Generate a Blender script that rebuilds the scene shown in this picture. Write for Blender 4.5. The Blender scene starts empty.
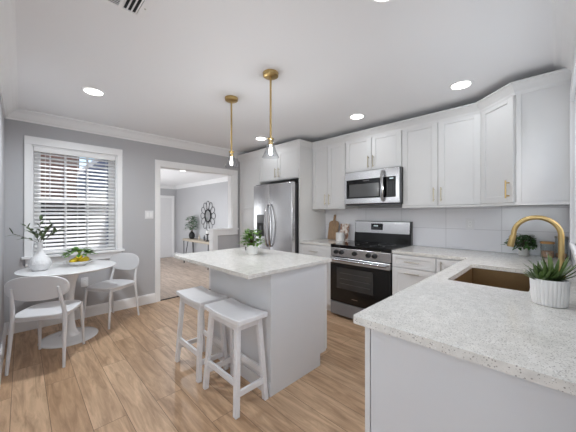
import bpy, math, random
from mathutils import Vector, Matrix
PI = math.pi
R = math.radians
random.seed(7)
sc = bpy.context.scene
col = sc.collection

# ------------------------------------------------------------------ camera
cd = bpy.data.cameras.new('camera')
cam = bpy.data.objects.new('camera', cd)
col.objects.link(cam)
cd.sensor_width = 36.0
cd.lens = 267.5 / 576 * 36.0
cd.shift_y = -2.2 / 576
cd.clip_start = 0.02
cam.location = (0, 0, 1.313)
cam.rotation_euler = (PI / 2, 0, 0.787 - PI / 2)
sc.camera = cam

# ------------------------------------------------------------------ world, daylight, added fill lights, exposure
w = bpy.data.worlds.new('world')
sc.world = w
w.use_nodes = True
wn = w.node_tree.nodes
bg = wn['Background']
sky = wn.new('ShaderNodeTexSky')
sky.sky_type = 'NISHITA'
sky.sun_disc = False
sky.sun_elevation = R(42)
sky.sun_rotation = R(200)
sky.air_density = 1.0
sky.dust_density = 2.0
w.node_tree.links.new(sky.outputs[0], bg.inputs[0])
bg.inputs[1].default_value = 0.22

def area(name, loc, rot, sx, sy, watts, colour=(1, 1, 1)):
    l = bpy.data.lights.new(name, 'AREA')
    l.shape = 'RECTANGLE'
    l.size = sx
    l.size_y = sy
    l.energy = watts
    l.color = colour
    l.spread = R(150)
    o = bpy.data.objects.new(name, l)
    o.location = loc
    o.rotation_euler = rot
    col.objects.link(o)
    return o

DAY_FILL = (0.86, 0.935, 1.0)  # tint shared by the sink window daylight and the added dining fills
area('daylight_sink_window', (2.13, -0.15, 1.62), (R(138), 0, 0), 1.2, 0.9, 2.6, DAY_FILL)
area('fill_dining_west', (-2.7, 0.0, 1.45), (R(136), 0, R(-90)), 2.2, 1.4, 29, DAY_FILL)  # added fill lamp, tilted up, at the invented dining window
area('fill_dining_south', (-1.2, -2.3, 1.3), (R(142), 0, 0), 2.1, 2.0, 44, DAY_FILL)  # added fill lamp, tilted up, just inside the invented glass door
area('fill_living_west', (1.2, 7.0, 0.9), (R(110), 0, R(-90)), 3.3, 1.4, 34, (0.95, 0.98, 1.0))  # added fill lamp on a hidden wall, brightens the mirror wall
sl_ = bpy.data.lights.new('sun', 'SUN')
sl_.energy = 3.2
sl_.angle = R(2)
so = bpy.data.objects.new('sun', sl_)
so.location = (3, 12, 14)
so.rotation_euler = Vector((-0.16, -0.50, -0.85)).to_track_quat('-Z', 'Y').to_euler()
col.objects.link(so)

vs = sc.view_settings
vs.view_transform = 'Standard'
vs.look = 'None'
vs.gamma = 1
vs.use_curve_mapping = False
vs.exposure = 0.48
sc.cycles.diffuse_bounces = 8
sc.cycles.max_bounces = 16
sc.cycles.transparent_max_bounces = 16

# ------------------------------------------------------------------ materials
def lin(c):
    def f(v):
        v /= 255.0
        return v / 12.92 if v <= 0.04045 else ((v + 0.055) / 1.055) ** 2.4
    return (f(c[0]), f(c[1]), f(c[2]), 1)

def mat(name, rgb, rough=0.5, metal=0.0, var=0.0, vscale=8.0, bump=0.0, bscale=60.0, stretch=None,
        emit=None, estr=0.0, coat=0.0, spec=0.5):
    m = bpy.data.materials.new(name)
    m.use_nodes = True
    nt = m.node_tree
    b = nt.nodes['Principled BSDF']
    b.inputs['Base Color'].default_value = lin(rgb)
    b.inputs['Roughness'].default_value = rough
    b.inputs['Metallic'].default_value = metal
    b.inputs['Specular IOR Level'].default_value = spec
    if coat:
        b.inputs['Coat Weight'].default_value = coat
        b.inputs['Coat Roughness'].default_value = 0.08
    tc = nt.nodes.new('ShaderNodeTexCoord')
    mp = nt.nodes.new('ShaderNodeMapping')
    nt.links.new(tc.outputs['Object'], mp.inputs[0])
    if stretch:
        mp.inputs['Scale'].default_value = stretch
    if var:
        n = nt.nodes.new('ShaderNodeTexNoise')
        n.inputs['Scale'].default_value = vscale
        n.inputs['Detail'].default_value = 4
        nt.links.new(mp.outputs[0], n.inputs[0])
        cr = nt.nodes.new('ShaderNodeValToRGB')
        c = lin(rgb)
        cr.color_ramp.elements[0].position = 0.3
        cr.color_ramp.elements[1].position = 0.7
        cr.color_ramp.elements[0].color = tuple(max(0, v * (1 - var)) for v in c[:3]) + (1,)
        cr.color_ramp.elements[1].color = tuple(min(1, v * (1 + var)) for v in c[:3]) + (1,)
        nt.links.new(n.outputs[0], cr.inputs[0])
        nt.links.new(cr.outputs[0], b.inputs['Base Color'])
    if bump:
        n = nt.nodes.new('ShaderNodeTexNoise')
        n.inputs['Scale'].default_value = bscale
        n.inputs['Detail'].default_value = 3
        nt.links.new(mp.outputs[0], n.inputs[0])
        bp = nt.nodes.new('ShaderNodeBump')
        bp.inputs['Strength'].default_value = bump
        bp.inputs['Distance'].default_value = 0.01
        nt.links.new(n.outputs[0], bp.inputs['Height'])
        nt.links.new(bp.outputs[0], b.inputs['Normal'])
    if emit:
        b.inputs['Emission Color'].default_value = lin(emit)
        b.inputs['Emission Strength'].default_value = estr
    return m

def floor_mat(name, c1, c2, dark):
    m = bpy.data.materials.new(name)
    m.use_nodes = True
    nt = m.node_tree
    N = nt.nodes.new
    L = nt.links.new
    b = nt.nodes['Principled BSDF']
    tc = N('ShaderNodeTexCoord')
    mp = N('ShaderNodeMapping')
    mp.inputs['Rotation'].default_value = (0, 0, R(90))
    mp.inputs['Location'].default_value = (0.31, 0.05, 0)
    L(tc.outputs['Object'], mp.inputs[0])
    br = N('ShaderNodeTexBrick')
    br.offset = 0.37
    br.inputs['Scale'].default_value = 1
    br.inputs['Brick Width'].default_value = 1.22
    br.inputs['Row Height'].default_value = 0.18
    br.inputs['Mortar Size'].default_value = 0.0016
    br.inputs['Mortar Smooth'].default_value = 0.2
    br.inputs['Bias'].default_value = 0.0
    br.inputs['Color1'].default_value = (0, 0, 0, 1)
    br.inputs['Color2'].default_value = (1, 1, 1, 1)
    br.inputs['Mortar'].default_value = (0.5, 0.5, 0.5, 1)
    L(mp.outputs[0], br.inputs[0])
    plank = N('ShaderNodeMix'); plank.data_type = 'RGBA'
    plank.inputs[6].default_value = lin(c1)
    plank.inputs[7].default_value = lin(c2)
    L(br.outputs['Color'], plank.inputs[0])
    # grain that runs along each plank, shifted from plank to plank
    sh = N('ShaderNodeVectorMath'); sh.operation = 'MULTIPLY_ADD'
    sh.inputs[1].default_value = (7.3, 3.1, 5.7)
    L(br.outputs['Color'], sh.inputs[0])
    st = N('ShaderNodeMapping')
    st.inputs['Scale'].default_value = (1.1, 9, 1)
    L(mp.outputs[0], st.inputs[0])
    L(st.outputs[0], sh.inputs[2])
    g = N('ShaderNodeTexNoise')
    g.inputs['Scale'].default_value = 2.6
    g.inputs['Detail'].default_value = 7
    g.inputs['Roughness'].default_value = 0.62
    g.inputs['Distortion'].default_value = 0.7
    L(sh.outputs[0], g.inputs[0])
    gr = N('ShaderNodeValToRGB')
    gr.color_ramp.elements[0].position = 0.33
    gr.color_ramp.elements[0].color = (0.58, 0.53, 0.48, 1)
    gr.color_ramp.elements[1].position = 0.62
    gr.color_ramp.elements[1].color = (1.1, 1.1, 1.1, 1)
    L(g.outputs[0], gr.inputs[0])
    mul = N('ShaderNodeMix'); mul.data_type = 'RGBA'; mul.blend_type = 'MULTIPLY'
    mul.inputs[0].default_value = 0.9
    L(plank.outputs[2], mul.inputs[6])
    L(gr.outputs[0], mul.inputs[7])
    # knots
    k = N('ShaderNodeTexVoronoi')
    k.inputs['Scale'].default_value = 1.0
    ks = N('ShaderNodeMapping')
    ks.inputs['Scale'].default_value = (1.6, 4.2, 1)
    L(mp.outputs[0], ks.inputs[0])
    L(ks.outputs[0], k.inputs[0])
    kr = N('ShaderNodeValToRGB')
    kr.color_ramp.elements[0].position = 0.02
    kr.color_ramp.elements[0].color = (0.45, 0.4, 0.36, 1)
    kr.color_ramp.elements[1].position = 0.13
    kr.color_ramp.elements[1].color = (1, 1, 1, 1)
    L(k.outputs['Distance'], kr.inputs[0])
    m2 = N('ShaderNodeMix'); m2.data_type = 'RGBA'; m2.blend_type = 'MULTIPLY'
    m2.inputs[0].default_value = 0.55
    L(mul.outputs[2], m2.inputs[6])
    L(kr.outputs[0], m2.inputs[7])
    jo = N('ShaderNodeMix'); jo.data_type = 'RGBA'
    jo.inputs[7].default_value = lin(dark)
    L(br.outputs['Fac'], jo.inputs[0])
    L(m2.outputs[2], jo.inputs[6])
    L(jo.outputs[2], b.inputs['Base Color'])
    b.inputs['Roughness'].default_value = 0.36
    bp = N('ShaderNodeBump')
    bp.inputs['Strength'].default_value = 0.12
    bp.inputs['Distance'].default_value = 0.004
    L(g.outputs[0], bp.inputs['Height'])
    L(bp.outputs[0], b.inputs['Normal'])
    return m

def quartz_mat():
    m = bpy.data.materials.new('speckled_quartz')
    m.use_nodes = True
    nt = m.node_tree
    N = nt.nodes.new
    L = nt.links.new
    b = nt.nodes['Principled BSDF']
    tc = N('ShaderNodeTexCoord')
    prev = None
    base = N('ShaderNodeTexNoise')
    base.inputs['Scale'].default_value = 26
    base.inputs['Detail'].default_value = 6
    L(tc.outputs['Object'], base.inputs[0])
    cr = N('ShaderNodeValToRGB')
    cr.color_ramp.elements[0].position = 0.3
    cr.color_ramp.elements[0].color = lin((214, 212, 207))
    cr.color_ramp.elements[1].position = 0.7
    cr.color_ramp.elements[1].color = lin((232, 230, 225))
    L(base.outputs[0], cr.inputs[0])
    prev = cr.outputs[0]
    for sc_, th, colr, seed in ((240, 0.22, (166, 163, 158), 0.0), (120, 0.13, (134, 130, 125), 3.7), (70, 0.10, (246, 246, 244), 9.1)):
        mp = N('ShaderNodeMapping')
        mp.inputs['Location'].default_value = (seed, seed * 2, seed)
        L(tc.outputs['Object'], mp.inputs[0])
        v = N('ShaderNodeTexVoronoi')
        v.inputs['Scale'].default_value = sc_
        L(mp.outputs[0], v.inputs[0])
        # only some of the cells carry a chip
        pick = N('ShaderNodeMath'); pick.operation = 'GREATER_THAN'
        pick.inputs[1].default_value = 0.62
        sep = N('ShaderNodeSeparateColor')
        L(v.outputs['Color'], sep.inputs[0])
        L(sep.outputs[0], pick.inputs[0])
        lt = N('ShaderNodeMath'); lt.operation = 'LESS_THAN'
        lt.inputs[1].default_value = th * 1.9
        L(v.outputs['Distance'], lt.inputs[0])
        mu = N('ShaderNodeMath'); mu.operation = 'MULTIPLY'
        L(pick.outputs[0], mu.inputs[0])
        L(lt.outputs[0], mu.inputs[1])
        mu2 = N('ShaderNodeMath'); mu2.operation = 'MULTIPLY'
        mu2.inputs[1].default_value = 0.75
        L(mu.outputs[0], mu2.inputs[0])
        mx = N('ShaderNodeMix'); mx.data_type = 'RGBA'
        mx.inputs[7].default_value = lin(colr)
        L(mu2.outputs[0], mx.inputs[0])
        L(prev, mx.inputs[6])
        prev = mx.outputs[2]
    L(prev, b.inputs['Base Color'])
    b.inputs['Roughness'].default_value = 0.16
    return m

def tile_mat(name, c1, c2, mortar, bw, rh, ms, rough, loc=(0, 0, 0), plane='YZ', bump=0.15, offset=0.0):
    m = bpy.data.materials.new(name)
    m.use_nodes = True
    nt = m.node_tree
    N = nt.nodes.new
    L = nt.links.new
    b = nt.nodes['Principled BSDF']
    tc = N('ShaderNodeTexCoord')
    sx = N('ShaderNodeSeparateXYZ')
    cx = N('ShaderNodeCombineXYZ')
    L(tc.outputs['Object'], sx.inputs[0])
    L(sx.outputs[1 if plane == 'YZ' else 0], cx.inputs[0])
    L(sx.outputs[2], cx.inputs[1])
    mp = N('ShaderNodeMapping')
    mp.inputs['Location'].default_value = loc
    L(cx.outputs[0], mp.inputs[0])
    br = N('ShaderNodeTexBrick')
    br.offset = offset
    br.inputs['Scale'].default_value = 1
    br.inputs['Brick Width'].default_value = bw
    br.inputs['Row Height'].default_value = rh
    br.inputs['Mortar Size'].default_value = ms
    br.inputs['Color1'].default_value = lin(c1)
    br.inputs['Color2'].default_value = lin(c2)
    br.inputs['Mortar'].default_value = lin(mortar)
    L(mp.outputs[0], br.inputs[0])
    L(br.outputs['Color'], b.inputs['Base Color'])
    b.inputs['Roughness'].default_value = rough
    bp = N('ShaderNodeBump')
    bp.invert = True
    bp.inputs['Strength'].default_value = bump
    bp.inputs['Distance'].default_value = 0.003
    L(br.outputs['Fac'], bp.inputs['Height'])
    L(bp.outputs[0], b.inputs['Normal'])
    return m

def pane_mat(name, tint=(1, 1, 1), edge=0.6):
    m = bpy.data.materials.new(name)
    m.use_nodes = True
    nt = m.node_tree
    N = nt.nodes.new
    L = nt.links.new
    nt.nodes.remove(nt.nodes['Principled BSDF'])
    out = nt.nodes['Material Output']
    t = N('ShaderNodeBsdfTransparent')
    t.inputs[0].default_value = (*tint, 1)
    g = N('ShaderNodeBsdfGlossy')
    g.inputs['Roughness'].default_value = 0.02
    lw_ = N('ShaderNodeLayerWeight')
    lw_.inputs[0].default_value = 0.5
    pw = N('ShaderNodeMath'); pw.operation = 'POWER'
    pw.inputs[1].default_value = 3.0
    L(lw_.outputs['Facing'], pw.inputs[0])
    f = N('ShaderNodeMath'); f.operation = 'MULTIPLY_ADD'
    f.inputs[1].default_value = edge
    f.inputs[2].default_value = 0.045
    L(pw.outputs[0], f.inputs[0])
    mx = N('ShaderNodeMixShader')
    L(f.outputs[0], mx.inputs[0])
    L(t.outputs[0], mx.inputs[1])
    L(g.outputs[0], mx.inputs[2])
    L(mx.outputs[0], out.inputs[0])
    return m

def steel_mat(name, rgb, rough, stretch):
    m = mat(name, rgb, rough, 1.0, var=0.05, vscale=30, stretch=stretch)
    nt = m.node_tree
    b = nt.nodes['Principled BSDF']
    b.inputs['Anisotropic'].default_value = 0.4
    return m

M = dict(
    wall=mat('grey_wall_paint', (184, 184, 187), 0.75, bump=0.05, bscale=240),
    ceiling=mat('ceiling_paint', (238, 238, 240), 0.85, bump=0.04, bscale=200),
    trim=mat('white_trim_paint', (238, 238, 239), 0.4, var=0.01),
    floor=floor_mat('oak_planks', (205, 174, 143), (184, 151, 119), (98, 78, 60)),
    floor_glare=floor_mat('oak_planks_glare', (200, 182, 166), (186, 166, 150), (132, 114, 100)),  # living room planks made paler, floor glare put into the colour
    cab=mat('white_cabinet_paint', (220, 220, 220), 0.38, var=0.008),
    panel=mat('island_panel_paint', (214, 215, 217), 0.42, var=0.008),
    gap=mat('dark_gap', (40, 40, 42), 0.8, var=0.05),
    quartz=quartz_mat(),
    tile=tile_mat('glossy_backsplash_tile', (233, 233, 237), (229, 229, 233), (208, 208, 212), 0.511, 0.2286, 0.003, 0.12, (0.114, -0.914, 0)),
    steel=steel_mat('brushed_steel', (222, 222, 224), 0.25, (1, 1, 40)),
    drawersteel=mat('grey_steel_drawer', (140, 142, 147), 0.42, 0.5, var=0.04),
    steel_v=steel_mat('brushed_steel_handle', (182, 182, 185), 0.18, (40, 40, 1)),
    darksteel=mat('dark_grey_steel', (92, 93, 96), 0.4, 0.8, var=0.05),
    black=mat('black_enamel', (16, 16, 17), 0.16, var=0.05, spec=0.6),
    blackglass=mat('black_glass', (9, 9, 10), 0.05, var=0.02, spec=0.6),
    blackmat=mat('matte_black', (22, 22, 23), 0.55, var=0.1),
    ovenglass=mat('smoked_oven_glass', (58, 57, 56), 0.08, var=0.15, vscale=5),
    mwglass=mat('smoked_microwave_glass', (92, 92, 93), 0.14, var=0.06, vscale=4),
    rack=mat('oven_rack_chrome', (96, 96, 96), 0.3, 0.6, var=0.05),
    brass=mat('champagne_brass', (194, 186, 166), 0.3, 1.0, var=0.04),
    gold=mat('brushed_gold', (196, 170, 118), 0.34, 1.0, var=0.05, vscale=30),
    nickel=mat('satin_nickel', (196, 192, 184), 0.3, 1.0, var=0.03),
    bronze=mat('bronze_sink', (122, 98, 66), 0.38, 0.35, var=0.06, vscale=20),
    chair=mat('white_chair_plastic', (220, 220, 222), 0.42, var=0.01),
    whitepl=mat('white_plastic', (226, 226, 228), 0.42, var=0.01),
    whitetab=mat('white_table_lacquer', (232, 232, 233), 0.2, var=0.01),
    whitewood=mat('white_painted_wood', (226, 226, 228), 0.4, var=0.02, stretch=(1, 1, 6)),
    ceramic=mat('white_ceramic', (232, 231, 229), 0.35, var=0.02),
    ceramic2=mat('textured_white_ceramic', (228, 228, 229), 0.55, var=0.03, bump=0.6, bscale=45),
    blind=mat('white_blind_vinyl', (236, 236, 236), 0.45, var=0.01),
    leaf=mat('green_leaf', (84, 126, 44), 0.45, var=0.35, vscale=14),
    leaf2=mat('dark_green_leaf', (64, 98, 52), 0.45, var=0.35, vscale=18),
    leaf3=mat('olive_leaf', (76, 92, 56), 0.5, var=0.3, vscale=18),
    leaf4=mat('bright_green_leaf', (96, 140, 50), 0.45, var=0.4, vscale=16),
    aloe=mat('aloe_leaf', (80, 102, 52), 0.4, var=0.35, vscale=12),
    eucal=mat('eucalyptus_leaf', (96, 128, 100), 0.5, var=0.3, vscale=14),
    twig=mat('brown_twig', (86, 70, 52), 0.7, var=0.2),
    soil=mat('dark_soil', (58, 46, 36), 0.95, var=0.3, vscale=60, bump=0.5),
    lemon=mat('lemon_peel', (238, 206, 52), 0.4, var=0.06, bump=0.25, bscale=120),
    wood=mat('walnut_board', (158, 128, 98), 0.5, var=0.25, vscale=10, stretch=(6, 6, 1)),
    lidwood=mat('bamboo_lid', (200, 150, 90), 0.5, var=0.12, vscale=20),
    consolewood=mat('pale_weathered_wood', (176, 164, 148), 0.6, var=0.18, vscale=8, stretch=(6, 1, 6)),
    consoleend=mat('weathered_end_grain', (130, 112, 90), 0.7, var=0.3, vscale=30),
    glass=None, pane=pane_mat('window_pane'), jar=pane_mat('jar_glass', (0.93, 0.95, 0.95)),
    oats=mat('pink_brown_grains', (196, 152, 122), 0.8, var=0.35, vscale=90, bump=0.6),
    mirror=mat('mirror_glass', (225, 228, 228), 0.03, 1.0, var=0.01),
    bulb=mat('lit_bulb', (255, 250, 240), 0.4, emit=(255, 246, 232), estr=9.0),
    diffuser=mat('lit_downlight', (255, 255, 255), 0.5, emit=(255, 252, 246), estr=6.0),
    clock=mat('lit_display_digits', (150, 160, 165), 0.4, emit=(190, 205, 210), estr=0.7),
    keys=mat('grey_key_print', (120, 122, 124), 0.5, var=0.03),
    brick=tile_mat('neighbour_brick', (96, 62, 54), (74, 50, 46), (104, 96, 90), 0.21, 0.072, 0.01, 0.85, plane='XZ', bump=0.4, offset=0.5),
    siding=mat('pale_blue_siding', (112, 122, 146), 0.7, var=0.03),
    fence=mat('dark_stained_fence', (14, 14, 16), 0.8, var=0.25, vscale=6, stretch=(8, 8, 1)),
    grass=mat('lawn_grass', (54, 64, 44), 0.95, var=0.35, vscale=12),
    concrete=mat('grey_concrete', (84, 86, 92), 0.9, var=0.12),
)

def mottle_mat():
    m = bpy.data.materials.new('mottled_board')
    m.use_nodes = True
    nt = m.node_tree
    N = nt.nodes.new
    b = nt.nodes['Principled BSDF']
    tc = N('ShaderNodeTexCoord')
    n = N('ShaderNodeTexNoise')
    n.inputs['Scale'].default_value = 22
    n.inputs['Detail'].default_value = 2
    nt.links.new(tc.outputs['Object'], n.inputs[0])
    cr = N('ShaderNodeValToRGB')
    cr.color_ramp.elements[0].position = 0.42
    cr.color_ramp.elements[0].color = lin((150, 106, 82))
    cr.color_ramp.elements[1].position = 0.56
    cr.color_ramp.elements[1].color = lin((226, 218, 210))
    nt.links.new(n.outputs[0], cr.inputs[0])
    nt.links.new(cr.outputs[0], b.inputs['Base Color'])
    return m
M['mottle'] = mottle_mat()

M['glass'] = pane_mat('clear_glass_shade', (0.93, 0.94, 0.95), 1.0)
def translucent(name, rgb, mixf):
    m = mat(name, rgb, 0.45, var=0.01)
    nt = m.node_tree
    t = nt.nodes.new('ShaderNodeBsdfTranslucent')
    t.inputs[0].default_value = lin(rgb)
    mx = nt.nodes.new('ShaderNodeMixShader')
    mx.inputs[0].default_value = mixf
    nt.links.new(nt.nodes['Principled BSDF'].outputs[0], mx.inputs[1])
    nt.links.new(t.outputs[0], mx.inputs[2])
    nt.links.new(mx.outputs[0], nt.nodes['Material Output'].inputs[0])
    return m
M['slat'] = translucent('white_blind_slat', (240, 240, 240), 0.35)

# ------------------------------------------------------------------ mesh builder
class MB:
    def __init__(s):
        s.v = []
        s.f = []

    def add(s, vs_, fs):
        n = len(s.v)
        s.v += [tuple(p) for p in vs_]
        s.f += [tuple(i + n for i in f) for f in fs]
        return s

    def box(s, x0, x1, y0, y1, z0, z1):
        x0, x1 = min(x0, x1), max(x0, x1)
        y0, y1 = min(y0, y1), max(y0, y1)
        z0, z1 = min(z0, z1), max(z0, z1)
        return s.add([(x0, y0, z0), (x1, y0, z0), (x1, y1, z0), (x0, y1, z0), (x0, y0, z1), (x1, y0, z1), (x1, y1, z1), (x0, y1, z1)],
                     [(0, 3, 2, 1), (4, 5, 6, 7), (0, 1, 5, 4), (1, 2, 6, 5), (2, 3, 7, 6), (3, 0, 4, 7)])

    def tube(s, pts, rad, n=12, cap=True, flat=1.0):
        """round bar through pts; rad a number or one per point"""
        P = [Vector(p) for p in pts]
        k = len(P)
        rr = rad if isinstance(rad, (list, tuple)) else [rad] * k
        rings = []
        up = None
        for i in range(k):
            if i == 0:
                d = P[1] - P[0]
            elif i == k - 1:
                d = P[-1] - P[-2]
            else:
                d = (P[i + 1] - P[i]).normalized() + (P[i] - P[i - 1]).normalized()
            d.normalize()
            if up is None:
                a = Vector((0, 0, 1)) if abs(d.z) < 0.9 else Vector((1, 0, 0))
                u = d.cross(a).normalized()
            else:
                u = (up - d * up.dot(d)).normalized()
            up = u
            v = d.cross(u)
            rings.append([P[i] + (u * math.cos(2 * PI * j / n) + v * flat * math.sin(2 * PI * j / n)) * rr[i] for j in range(n)])
        vs_ = [p for r in rings for p in r]
        fs = []
        for i in range(k - 1):
            for j in range(n):
                a = i * n + j
                b = i * n + (j + 1) % n
                fs.append((a, b, b + n, a + n))
        if cap:
            fs.append(tuple(range(n))[::-1])
            fs.append(tuple((k - 1) * n + j for j in range(n)))
        return s.add(vs_, fs)

    def lathe(s, prof, c=(0, 0, 0), n=32, sx=1.0, sy=1.0):
        """profile of (r, z) from bottom to top"""
        vs_ = []
        for r, z in prof:
            for j in range(n):
                a = 2 * PI * j / n
                vs_.append((c[0] + r * sx * math.cos(a), c[1] + r * sy * math.sin(a), c[2] + z))
        fs = []
        for i in range(len(prof) - 1):
            for j in range(n):
                a = i * n + j
                b = i * n + (j + 1) % n
                fs.append((a, b, b + n, a + n))
        fs.append(tuple(range(n))[::-1])
        fs.append(tuple((len(prof) - 1) * n + j for j in range(n)))
        return s.add(vs_, fs)

    def sphere(s, c, r, n=14, m=9, sc_=(1, 1, 1)):
        prof = [(max(1e-4, math.sin(PI * i / m)) * r, -math.cos(PI * i / m) * r) for i in range(m + 1)]
        vs_ = []
        for a_, z in prof:
            for j in range(n):
                t = 2 * PI * j / n
                vs_.append((c[0] + a_ * sc_[0] * math.cos(t), c[1] + a_ * sc_[1] * math.sin(t), c[2] + z * sc_[2]))
        fs = []
        for i in range(m):
            for j in range(n):
                a = i * n + j
                b = i * n + (j + 1) % n
                fs.append((a, b, b + n, a + n))
        return s.add(vs_, fs)

    def prism(s, poly, z0, z1):
        """poly: (x, y) counter-clockwise"""
        n = len(poly)
        vs_ = [(x, y, z0) for x, y in poly] + [(x, y, z1) for x, y in poly]
        fs = [tuple(range(n))[::-1], tuple(range(n, 2 * n))]
        fs += [(i, (i + 1) % n, (i + 1) % n + n, i + n) for i in range(n)]
        return s.add(vs_, fs)

    def sweep(s, path, prof):
        """path: plan polyline; prof: (d, z) with d = distance out to the right of travel; mitred"""
        k = len(path)
        P = [Vector(p) for p in path]
        rings = []
        for i in range(k):
            def rt(a, b):
                d = (b - a).normalized()
                return Vector((d.y, -d.x))
            if i == 0:
                m = rt(P[0], P[1])
            elif i == k - 1:
                m = rt(P[-2], P[-1])
            else:
                a, b = rt(P[i - 1], P[i]), rt(P[i], P[i + 1])
                m = (a + b) / (1 + a.dot(b))
            rings.append([(P[i].x + m.x * d, P[i].y + m.y * d, z) for d, z in prof])
        n = len(prof)
        vs_ = [p for r in rings for p in r]
        fs = []
        for i in range(k - 1):
            for j in range(n):
                a = i * n + j
                b = i * n + (j + 1) % n
                fs.append((a, b, b + n, a + n))
        fs.append(tuple(range(n))[::-1])
        fs.append(tuple((k - 1) * n + j for j in range(n)))
        return s.add(vs_, fs)

    def build(s, name, material, parent=None, bevel=0.0, smooth=False, seg=2, loc=None):
        me = bpy.data.meshes.new(name)
        me.from_pydata(s.v, [], s.f)
        me.materials.append(material)
        import bmesh
        bm = bmesh.new()
        bm.from_mesh(me)
        bmesh.ops.recalc_face_normals(bm, faces=bm.faces)
        if smooth:
            for f in bm.faces:
                f.smooth = True
            for e in bm.edges:
                if len(e.link_faces) == 2 and e.calc_face_angle(0) > R(40):
                    e.smooth = False
        bm.to_mesh(me)
        bm.free()
        o = bpy.data.objects.new(name, me)
        col.objects.link(o)
        if parent:
            o.parent = parent
        if loc:
            o.location = loc
        if bevel:
            b = o.modifiers.new('bevel', 'BEVEL')
            b.width = bevel
            b.segments = seg
            b.limit_method = 'ANGLE'
            b.angle_limit = R(40)
            b.harden_normals = False
        return o

def thing(name, label, cat, loc=(0, 0, 0), rotz=0.0, group=None):
    o = bpy.data.objects.new(name, None)
    o.empty_display_size = 0.05
    col.objects.link(o)
    o.location = loc
    o.rotation_euler = (0, 0, rotz)
    o['label'] = label
    o['category'] = cat
    if group:
        o['group'] = group
    return o

def tag(o, label, cat, group=None):
    o['label'] = label
    o['category'] = cat
    if group:
        o['group'] = group
    return o

def struct(name, mb, m, parent=None, **k):
    o = mb.build(name, m, parent, **k)
    if not parent:
        o['kind'] = 'structure'
    return o

def dup(root, loc, rotz, label):
    r = root.copy()
    col.objects.link(r)
    r.location = loc
    r.rotation_euler = (0, 0, rotz)
    r['label'] = label
    for ch in list(root.children):
        c = ch.copy()
        col.objects.link(c)
        c.parent = r
        for g in list(ch.children):
            d = g.copy()
            col.objects.link(d)
            d.parent = c
    return r

# ------------------------------------------------------------------ the setting
XE, YN, YS, XL, ZC = 3.51, 4.21, -0.09, -0.13, 2.46      # east, north, south, left wall planes, ceiling
LF, LC = -0.18, 2.27                                      # living room floor and ceiling (one step down)
LX0, LX1, LY0, LY1 = 1.10, 3.85, 4.33, 9.4

f = MB().box(XL - 0.1, XE + 0.1, YS - 0.1, YN + 0.03, -0.15, 0)
f.box(-2.9, XL - 0.1, -2.5, 1.3, -0.15, 0)
f.box(XL - 0.1, 0.45, -2.5, YS - 0.1, -0.15, 0)
struct('floor', f, M['floor'])
struct('floor', MB().box(LX0 - 0.1, LX1 + 0.1, YN + 0.03, LY1 + 0.1, LF - 0.12, LF), M['floor_glare'])
struct('trim_1', MB().box(1.46, 2.36, YN + 0.005, YN + 0.045, -0.03, 0.006), M['fence'], bevel=0.003)
struct('trim_2', MB().box(1.40, 2.40, YN + 0.03, YN + 0.04, LF, -0.03), M['trim'])

c_ = MB().box(XL - 0.12, XE + 0.12, YS - 0.12, YN + 0.12, ZC, ZC + 0.1)
c_.box(-2.92, XL - 0.12, -2.52, 1.32, ZC, ZC + 0.1)
c_.box(XL - 0.12, 0.47, -2.52, YS - 0.12, ZC, ZC + 0.1)
struct('ceiling', c_, M['ceiling'])
struct('ceiling', MB().box(LX0 - 0.1, LX1 + 0.1, LY0, LY1 + 0.1, LC, LC + 0.1), M['ceiling'])

# north wall: a window on the left, the opening to the living room on the right
WX0, WX1, WZ0, WZ1 = 0.082, 0.918, 0.83, 2.10
DX0, DX1, DZ = 1.472, 2.742, 2.03
wn_ = MB()
wn_.box(XL - 0.1, WX0, YN, LY0, -0.15, ZC)
wn_.box(WX0, WX1, YN, LY0, -0.15, WZ0)
wn_.box(WX0, WX1, YN, LY0, WZ1, ZC)
wn_.box(WX1, DX0, YN, LY0, LF - .1, ZC)
wn_.box(DX0, DX1, YN, LY0, DZ, ZC)
wn_.box(DX1, LX1 + 0.1, YN, LY0, LF - .1, ZC)
wn_.box(2.36, DX1, YN + 0.002, LY0 - 0.002, LF - .1, 1.02)
struct('wall_north', wn_, M['wall'])
struct('wall_east', MB().box(XE, XE + 0.1, YS - 0.1, YN, -0.15, ZC), M['wall'])
SX0, SX1, SZ0, SZ1 = 1.50, 2.80, 1.10, 2.12
ws = MB()
ws.box(0.45, SX0, YS - 0.12, YS, -0.15, ZC)
ws.box(SX1, XE, YS - 0.12, YS, -0.15, ZC)
ws.box(SX0, SX1, YS - 0.12, YS, -0.15, SZ0)
ws.box(SX0, SX1, YS - 0.12, YS, SZ1, ZC)
struct('wall_south', ws, M['wall'])
struct('wall_west', MB().box(XL - 0.1, XL, 1.2, YN, -0.15, ZC), M['wall'])
# dining area behind the camera
struct('wall_dining_east', MB().box(0.35, 0.45, -2.4, YS, -0.15, ZC), M['wall'])
struct('wall_dining_north', MB().box(-2.8, XL - 0.1, 1.2, 1.3, -0.15, ZC), M['wall'])
wd = MB().box(-2.9, -2.8, -2.4, -1.2, -0.15, ZC).box(-2.9, -2.8, 1.1, 1.3, -0.15, ZC)
wd.box(-2.9, -2.8, -1.2, 1.1, -0.15, 0.7).box(-2.9, -2.8, -1.2, 1.1, 2.2, ZC)
struct('wall_dining_west', wd, M['wall'])
wd = MB().box(-2.9, -2.3, -2.5, -2.4, -0.15, ZC).box(-0.1, 0.45, -2.5, -2.4, -0.15, ZC).box(-2.3, -0.1, -2.5, -2.4, 2.3, ZC)
struct('wall_dining_south', wd, M['wall'])
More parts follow.
